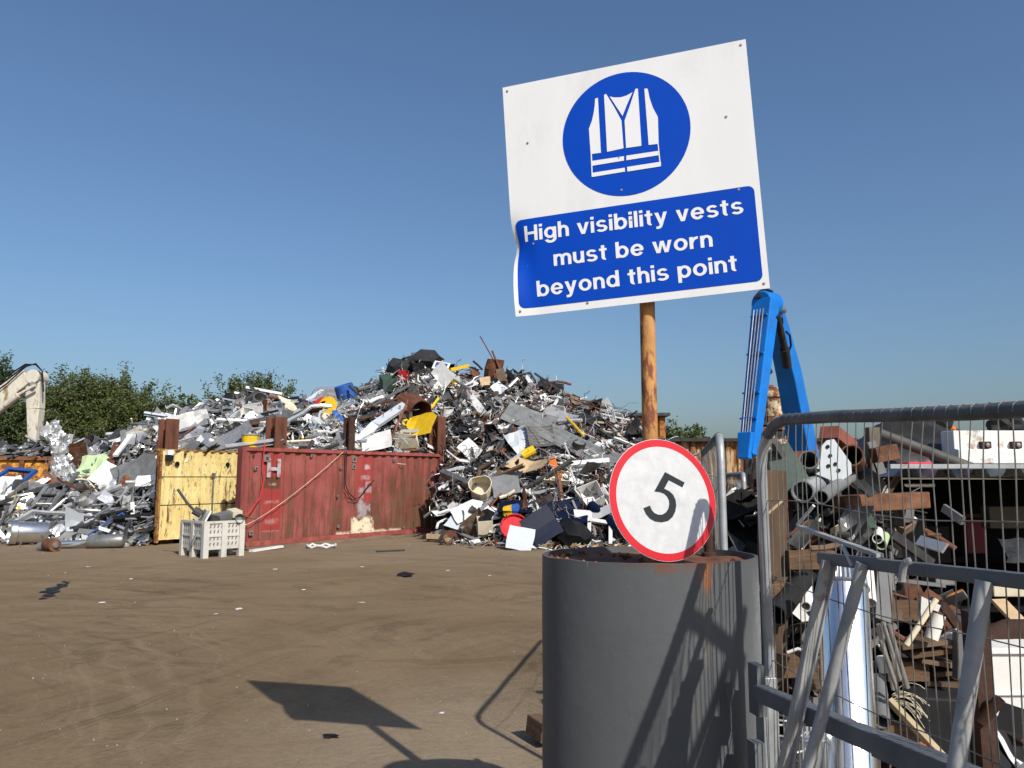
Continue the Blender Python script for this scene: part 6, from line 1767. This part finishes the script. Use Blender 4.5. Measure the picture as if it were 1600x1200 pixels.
# more pipes
rtube('plastic_pipe', (1212, 962), (1268, 888), 3.75, .052, M['char'], 'black pipe slanting down with its open end beside the fence post', 'pipe', Yb=4.3)
rtube('plastic_pipe', (1259, 948), (1262, 915), 3.9, .026, M['pvc'], 'short white pipe with an open ring end behind the barrier upright', 'pipe', Yb=4.2, hollow=.8)
rtube('plastic_pipe', (1357, 942), (1352, 884), 3.75, .036, M['pvc'], 'white pipe hanging below the barrier top beam', 'pipe', Yb=3.9)
rbar('square_duct', (1375, 972), (1378, 880), 3.8, .078, .06, M['grey'], 'grey square downpipe beside the hanging white pipe', 'duct', Yb=3.95)
rtube('steel_tube', (1395, 922), (1392, 862), 3.9, .009, M['alu'], 'thin silver tube hanging beside the grey square downpipe', 'tube', hollow=0)
for k, (a, b) in enumerate((((1372, 975), (1397, 1078)), ((1380, 972), (1407, 1062)), ((1376, 1000), (1404, 1083)), ((1388, 975), (1418, 1075)))):
    rtube('steel_tube', a, b, 3.72 - .03 * k, .011, M['alu'], ['pale tube nearest the white pipe in the leaning bunch', 'second pale tube in the leaning bunch', 'pale tube hanging lowest in the leaning bunch', 'outermost pale tube in the leaning bunch'][k], 'tube', hollow=0, n=10)
rtube('plastic_pipe', (1378, 1128), (1372, 1062), 3.65, .037, M['grey'], 'grey pipe with a dark open mouth above the lowest timber block', 'pipe', Yb=3.95)
rtube('plastic_pipe', (1382, 1050), (1376, 1026), 3.7, .023, M['pvc'], 'stubby white pipe between the tubes and the flue', 'pipe', hollow=0)
rtube('plastic_pipe', (1371, 842), (1372, 830), 4.2, .026, M['pvc'], 'small white pipe ring with pale green tape on the rack', 'pipe', Yb=4.5, hollow=.85)
rtube('plastic_pipe', (1377, 851), (1382, 838), 4.22, .028, M['green'], 'pale green pipe stub under the small white ring', 'pipe', Yb=4.5)
rbar('steel_channel', (1390, 832), (1453, 878), 4.6, .05, .05, M['char'], 'black channel sloping down across the dark shed opening', 'channel', Yb=4.9)
rbar('steel_channel', (1395, 905), (1475, 915), 4.6, .02, .04, M['grey'], 'grey shelf bar across the dark shed opening', 'bar')
b_ = MB()
for i in range(17):
    q = P(1392 + 8 * fr.random(), 1085 + 16 * fr.random(), 3.7); pts = [q]; dd = Vector((fr.uniform(.2, 1), fr.uniform(-.6, .1), fr.uniform(.1, .9))).normalized()
    for k in range(7):
        dd = (dd + Vector((fr.uniform(-.3, .3), fr.uniform(-.2, .2), -.28))).normalized(); pts.append(pts[-1] + dd * .023)
    b_.tube(pts, .0016, 4)
tag(b_.build('wire_bundle', M['cream']), 'pale tangle of thin wires spilling beside the grey open pipe', 'wire bundle')
rbar('timber_board', (1393, 1098), (1480, 1190), 3.55, .02, .07, mat('pale_timber', (0.50, 0.40, 0.24), .8, 0, .25, 8), 'pale timber board sloping down below the wire tangle', 'board', Yb=3.3)
for a, b, c, m_, lab in ((1441, 1172, .03, 'orange', 'orange lump beside the sloping pale board'), (1449, 1178, .026, 'yellow', 'bright yellow valve cap beside the sloping pale board'), (1461, 1190, .024, 'yellow', 'lower yellow brass lump beside the sloping pale board')):
    v, f = g_clump(c, .4); q = P(a, b, 3.35); o = link_piece('pipe_fitting', v, f, M[m_], q, Matrix.Identity(3), True); tag(o, lab, 'fitting')
# white cast brackets and boards in the middle
for nm, pts_, m_, lab, cat in (('bracket', [(1440, 932), (1470, 946), (1466, 956), (1450, 950), (1443, 968), (1438, 965)], 'white', 'white cast bracket with a dark hole on the rack', 'bracket'),
                               ('steel_plate', [(1446, 960), (1470, 952), (1494, 976), (1482, 995), (1450, 1000)], 'rust', 'brown plate behind the white cast bracket', 'plate'),
                               ('pvc_trim', [(1474, 998), (1497, 980), (1497, 994), (1478, 1006)], 'white', 'bright white trim piece on the plank stack', 'trim')):
    Yq = 4.0 if m_ != 'rust' else 4.08
    c0 = P(*pts_[0], Yq)
    tag(MB().prism([(P(a, b, Yq).x - c0.x, P(a, b, Yq).z - c0.z) for a, b in pts_], c0, (1, 0, 0), (0, 0, 1), Vector((.01, .05, 0))).build(nm, M[m_]), lab, cat)
rtube('steel_tube', (1463, 936), (1416, 1008), 3.9, .014, M['cream'], 'knobbly cream rod leaning against the white cast bracket', 'rod', hollow=0)
rtube('plastic_pipe', (1467, 960), (1455, 998), 3.92, .032, M['pvc'], 'fat white cylinder lying on the brown plate', 'cylinder', hollow=0)
rtube('copper_pipe', (1478, 940), (1505, 925), 4.2, .017, M['rust_orange'], 'copper coloured bent pipe above the plank stack', 'pipe', hollow=0, mid=P(1488, 932, 4.2))
rbar('steel_channel', (1470, 942), (1510, 998), 4.02, .04, .03, M['darkrust'], 'dark brown bar slanting across the plank stack', 'bar')
for k, (y0, y1, xa, xb) in enumerate(((1007, 998, 1398, 1474), (1020, 1009, 1415, 1503), (1027, 1038, 1428, 1492), (1049, 1041, 1450, 1508), (1062, 1066, 1436, 1498))):
    rbar('timber_board', (xa, y0), (xb, y1), 4.05 + .02 * k, .16, .022, M['timber'] if k % 2 else M['brown'], ['topmost plank of the stack under the white bracket', 'second plank down in the stack under the white bracket', 'third plank down in the stack under the white bracket', 'fourth plank down in the stack under the white bracket', 'lowest plank of the stack under the white bracket'][k], 'plank', up=(0, 0, 1))
rbar('steel_angle', (1497, 985), (1497, 1060), 3.95, .03, .05, M['grey'], 'grey upright bar beside the plank stack', 'bar')
tag(MB().box(P(1462, 1125, 4.1), (.34, .5, .34), Euler((0, 0, -.2))).build('steel_bin', M['char'], bevel=.01), 'charcoal bin standing under the plank stack', 'bin')
# dark column with a stub arm
dc = P(1526, 1000, 3.55); cz = P(1526, 955, 3.55).z
col_ = thing('steel_column', 'dark rust column with a short stub arm in front of the white tank', 'column', (dc.x, dc.y, 0))
b_ = MB(); b_.box((dc.x, dc.y, cz / 2), (.075, .09, cz)); b_.build('shaft', M['darkrust'], col_)
b_ = MB(); b_.tube([P(1532, 1128, 3.5), P(1563, 1092, 3.45)], .024, 12, hollow=.8); b_.build('stub_arm', M['darkrust'], col_, smooth=True)
# white tank with a rust patch
tk_ = thing('water_tank', 'white painted tank with rust patches low behind the fence', 'tank', (P(1600, 1150, 4.05).x, 4.2, 0))
a = P(1534, 1020, 4.05); zb = P(1540, 1152, 4.05).z; Wt = .62
b_ = MB(); b_.prism([(0, zb), (Wt, zb), (Wt, a.z), (.05, a.z), (0, a.z - .06)], Vector((a.x, a.y, 0)), (1, 0, 0), (0, 0, 1), Vector((0, .5, 0))); b_.build('body', M['white_rust'], tk_, bevel=.012)
b_ = MB(); zs = P(1540, 1084, 4.05).z; b_.box((a.x + Wt / 2, a.y - .006, zs), (Wt - .01, .02, .012)); b_.box((a.x + Wt / 2 + .01, a.y + .24, a.z + .012), (Wt + .02, .52, .03)); b_.build('rim', M['white'], tk_, bevel=.004)
b_ = MB(); b_.box((a.x + Wt / 2, a.y + .25, zb / 2 - .02), (Wt - .1, .4, zb - .04)); b_.build('stand', M['char'], tk_)
rtube('steel_tube', (1540, 1000), (1625, 985), 4.3, .06, M['darkrust'], 'dark curved tube lying on top of the white tank', 'tube', hollow=0, mid=P(1575, 985, 4.3))
rbar('timber_board', (1525, 1178), (1620, 1182), 4.3, .3, .03, M['brown'], 'brown board on the ground below the white tank', 'board', up=(0, 0, 1))
rbar('timber_board', (1560, 938), (1600, 980), 4.5, .08, .02, M['tan'], 'split reddish board slanting in front of the shed shelf', 'board', Yb=4.3)

# low open shed with a ribbed sheet roof
sz = 1.73; sx0, sx1, sy0, sy1 = 2.62, 6.2, 5.4, 8.4
sh = thing('open_shed', 'low open fronted shed with a ribbed sheet roof behind the fence', 'shed', (sx0, sy0, 0))
b_ = MB(); n = 0
q = MB(); corr_panel(q, sx1 - sx0, 0, sy1 - sy0, .24, .055, 0)
b_.add([(x + sx0, sy0 + z, sz - .025 + y) for x, y, z in q.v], q.f); b_.build('roof', mat('shed_roof_sheet', (.33, .36, .37), .55, .3, .2, 3, rust=.2), sh)
b_ = MB(); b_.box(((sx0 + sx1) / 2, sy0 - .03, sz + .047), (sx1 - sx0, .05, .03)); b_.build('front_rail', M['galv'], sh)
b_ = MB(); b_.box(((sx0 + sx1) / 2, sy1 - .05, sz / 2 - .02), (sx1 - sx0, .06, sz - .06)); b_.build('back_wall', M['shed_shade'], sh)
b_ = MB(); b_.box((sx0 + .03, (sy0 + sy1) / 2 + .5, sz / 2 - .02), (.05, sy1 - sy0 - 1.2, sz - .06)); b_.build('side_wall', M['shed_shade'], sh)
b_ = MB(); qx = P(1388, 780, sy0 + .05).x; b_.box((qx, sy0 + .12, sz / 2 - .04), (.05, .05, sz - .09)); b_.build('post', M['alu'], sh)
b_ = MB(); b_.box((sx1 - .1, sy0 + .12, sz / 2 - .04), (.05, .05, sz - .09)); b_.build('post', M['alu'], sh)
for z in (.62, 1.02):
    b_ = MB(); b_.box(((sx0 + sx1) / 2 + .1, sy1 - 1.1, z), (sx1 - sx0 - .4, 1.6, .04)); b_.build('shelf', M['shed_shade'], sh)
# things kept in the shed
def rbox(name, px, py, Y, sz_, m, label, cat, rz=0.0):
    q = P(px, py, Y); o = MB().box(q, sz_, Euler((0, 0, rz))).build(name, m, bevel=.008); tag(o, label, cat); return o
rx = P(1521, 828, 6.9)
rc_ = thing('red_cabinet', 'faded red cabinet with a rusty top inside the dark shed', 'cabinet', (rx.x, rx.y, 1.08))
b_ = MB(); b_.box((rx.x, rx.y, rx.z - .06), (.165, .08, .30)); b_.build('body', mat('faded_red', (.30, .06, .075), .6, 0, .2, 6, dirt=.3), rc_)
b_ = MB(); b_.box((rx.x, rx.y, rx.z + .125), (.18, .10, .03)); b_.build('top', M['rust'], rc_)
rbox('steel_box', 1580, 808, 6.2, (.42, .12, .17), mat('olive_box', (.12, .10, .07), .7, 0, .3, 6, dirt=.3), 'long olive brown box above the silver wrapped bundle in the shed', 'box')
o = link_piece('foil_bundle', *g_sheet(.34, .20, .22, seg=(9, 6)), M['grey'], P(1597, 860, 6.3), lean(.95, .05)); tag(o, 'silver foil wrapped bundle hanging at the front of the shed', 'bundle')
rbox('steel_bin', 1415, 840, 6.2, (.30, .1, .36), M['char'], 'charcoal bin inside the shed behind the silver shed post', 'bin')
rbox('steel_bin', 1455, 850, 6.4, (.26, .1, .30), M['dark'], 'black ridged bin beside the charcoal bin in the shed', 'bin')
rbox('white_sack', 1465, 902, 5.6, (.14, .2, .09), M['steel'], 'pale sack on the shed shelf bar', 'sack')
rbox('white_sack', 1568, 915, 5.3, (.26, .2, .12), M['cream'], 'cream bundle on the shed shelf under the foil', 'bundle')
rbox('blue_crate', 1376, 768, 5.8, (.10, .2, .12), M['crane_blue'], 'small bright blue crate beside the silver shed post', 'crate')
rbox('white_tray', 1421, 758, 6.0, (.24, .3, .03), M['alu'], 'thin silver tray just under the shed roof', 'tray')
# on top of the shed
rv = MB()
r0 = P(1446, 712, 6.3)
rv.grid(lambda u, v: (r0.x - .62 + 1.30 * u, r0.y - .5 + 1.2 * v, sz + .06 + (.34 * math.sin(PI * min(1, u * 1.05)) ** .6 * math.sin(PI * v) ** .5) * (1 + .5 * noise.noise(Vector((u * 4, v * 3, 1)))) + .05 * noise.noise(Vector((u * 11 + v * 6, v * 5, 2)))), 34, 22)
tag(rv.build('rubber_sheeting', M['rubber'], smooth=True), 'heap of wrinkled black sheeting piled on the shed roof', 'sheeting')
rtube('steel_pole', (1375, 678), (1525, 734), 5.75, .04, mat('dark_pole', (.10, .095, .085), .6, .2, .3, 8), 'dark pole sloping down in front of the black sheeting', 'pole', hollow=0, Yb=5.5)
rbar('timber_post', (1363, 668), (1366, 740), 5.1, .07, .06, mat('grey_timber', (.15, .13, .10), .8, 0, .3, 6), 'grey brown upright standing before the black sheeting', 'post')
rbar('timber_board', (1360, 690), (1378, 740), 5.0, .05, .03, M['grey'], 'bent grey strip leaning by the grey brown upright', 'strip')
rbox('pink_board', 1430, 726, 5.6, (.20, .12, .035), mat('hot_pink', (.70, .03, .07), .5, 0, .1, 6), 'bright red pink board lying on the shed roof edge', 'board', .15)
wt0 = P(1497, 696, 5.6)
wb = thing('white_trough', 'white steel trough beam with square brackets resting on the shed roof', 'trough', (wt0.x + .9, wt0.y, sz + .06))
b_ = MB(); zt, zb_ = P(1497, 672, 5.6).z, sz + .07
b_.prism([(0, zb_), (0, zb_ + (zt - zb_) * .42), (.05, zb_ + (zt - zb_) * .45), (.05, zt), (.22, zt), (.22, zb_)], Vector((wt0.x, wt0.y, 0)), (0, 1, 0), (0, 0, 1), Vector((1.9, 0, 0))); b_.build('body', M['white_rust'], wb, bevel=.006)
for px in (1544, 1592, 1640):
    q = P(px, 695, 5.6); b_ = MB(); b_.box((q.x, wt0.y + .035, q.z), (.07, .035, .05)); b_.build('bracket', M['darkrust'], wb)
    b_ = MB(); b_.lathe([(.001, .02), (.014, .018), (.014, 0)], (q.x, wt0.y + .017, q.z), (0, -1, 0), 10); b_.build('bolt', M['steel'], wb)
for px, py, m_, lab in ((1482, 672, 'orange', 'orange lump on the shed roof behind the black sheeting'), (1470, 668, 'dark', 'black lump behind the black sheeting'), (1580, 664, 'dark', 'black round lump on top of the white trough'), (1562, 664, 'char', 'smaller dark lump on top of the white trough')):
    v, f = g_clump(.10 if m_ != 'orange' else .07, .5); q = P(px, py, 6.4 if px < 1500 else 5.75); q.z = max(q.z, sz + .3); o = link_piece('crumpled_scrap', v, f, M[m_], q, Matrix.Identity(3)); tag(o, lab, 'scrap')
b_ = MB(); q = P(1352, 730, 4.8); v, f = g_clump(.11, .7); o = link_piece('rubber_sheet', v, f, M['rubber'], q + Vector((.03, .1, -.10)), lean(.9, .3), True); tag(o, 'curled black rubber sheet below the rusty open pipe', 'sheet')
for a, b, s, m_, lab in ((1352, 765, .17, 'char', 'dark folded sheet between the narrow grey pipe and the long rusty beam'), (1325, 822, .19, 'steel', 'grey folded plastic wrap under the long rusty beam'), (1250, 830, .22, 'char', 'dull grey sheet under the pipe pile'), (1345, 838, .17, 'dark', 'dark plate behind the pale flat strip'), (1240, 850, .16, 'steel', 'ribbed grey offcut near the fence post')):
    o = link_piece('metal_sheet', *g_sheet(s, s * .6, .5, seg=(7, 6)), M[m_], P(a, b, 4.3), lean(.8, .4 + .5 * hr.random())); tag(o, lab, 'metal sheet')
tag(MB().bar(P(1345, 800, 4.5), P(1358, 830, 4.4), .08, .06).build('green_box', M['dkgreen']), 'dark green box under the end of the long rusty beam', 'box')

# ------------------------------------------------------------------ litter on the yard
def litter(nm, px, py, s, m, label, cat, flat=.25):
    q = G(px, py); v, f = g_clump(s, .8)
    o = link_piece(nm, [(x * 1.4, y, max(0, (z + s * .3)) * flat) for x, y, z in v], f, m, (q.x, q.y, 0.004), Matrix.Rotation(hr.random() * 3, 3, 'Z')); tag(o, label, cat)
mb = MB()
for i in range(30):
    t = i / 29; q = G(66, 937).lerp(G(103, 909), t) + Vector((hr.uniform(-.07, .07), hr.uniform(-.08, .08), 0))
    v, f = g_clump(.025 + .05 * math.sin(PI * t) * hr.random(), .9)
    mb.add([(q.x + x, q.y + y * 1.6, max(.003, .03 * z + .012)) for x, y, z in v], f)
tag(mb.build('plastic_rag', M['dark']), 'long torn black rag trodden into the dirt before the crate', 'rag')
litter('plastic_rag', 634, 899, .22, M['dark'], 'small black rag on the open dirt before the red container', 'rag', .12)
litter('plastic_rag', 516, 1152, .035, M['dark'], 'tiny black scrap beside the sign shadow', 'scrap', .4)
for k, (px, py, s) in enumerate(((137, 886, .05), (160, 942, .05), (373, 952, .06), (337, 960, .04), (475, 922, .04), (565, 942, .05), (430, 890, .05), (566, 886, .04), (205, 905, .04), (700, 892, .05), (765, 900, .04), (690, 1115, .03))):
    litter('paper_scrap', px, py, s * .6, M['white'] if k % 3 else M['lightgrey'], ['small pale scrap nearest the crate on the dirt', 'pale scrap beside the trodden black rag', 'white paper scrap alone in the middle of the yard', 'little white scrap beside the paper in mid yard', 'pale scrap before the loop of white strap', 'white scrap half way between the rag and the sign shadow',
            'white scrap just before the crate foot', 'white scrap before the cream splashed container foot', 'pale scrap on the dirt before the cooking pots', 'white scrap beyond the small black rag', 'white scrap before the pale leaning panel', 'tiny white scrap near the sign shadow'][k], 'litter', .3)
q = G(502, 856)
tag(MB().tube([q + Vector((math.cos(2 * PI * i / 18) * .34, math.sin(2 * PI * i / 18) * .22 + .04 * math.sin(i), .05 + .03 * math.sin(i * 2))) for i in range(18)], .028, 7, closed=True).build('hose_loop', M['white'], smooth=True), 'loop of white hose on the ground before the red container', 'hose')
tag(MB().bar(G(392, 863) + Vector((0, 0, .03)), G(440, 857) + Vector((0, 0, .05)), .12, .05, up=(0, 0, 1)).build('plastic_strip', M['white']), 'white plastic strip lying at the foot of the red container', 'strip')
tag(MB().bar(G(588, 863) + Vector((0, 0, .02)), G(632, 861) + Vector((0, 0, .02)), .06, .03, up=(0, 0, 1)).build('steel_strip', M['char']), 'thin black strip on the dirt before the red container', 'strip')
tag(MB().box(G(838, 1172) + Vector((.03, .1, .10)), (.10, .2, .12), Euler((.05, .1, .5))).build('timber_block', M['timber'], bevel=.006), 'brown timber block on the ground behind the grey drum', 'timber')
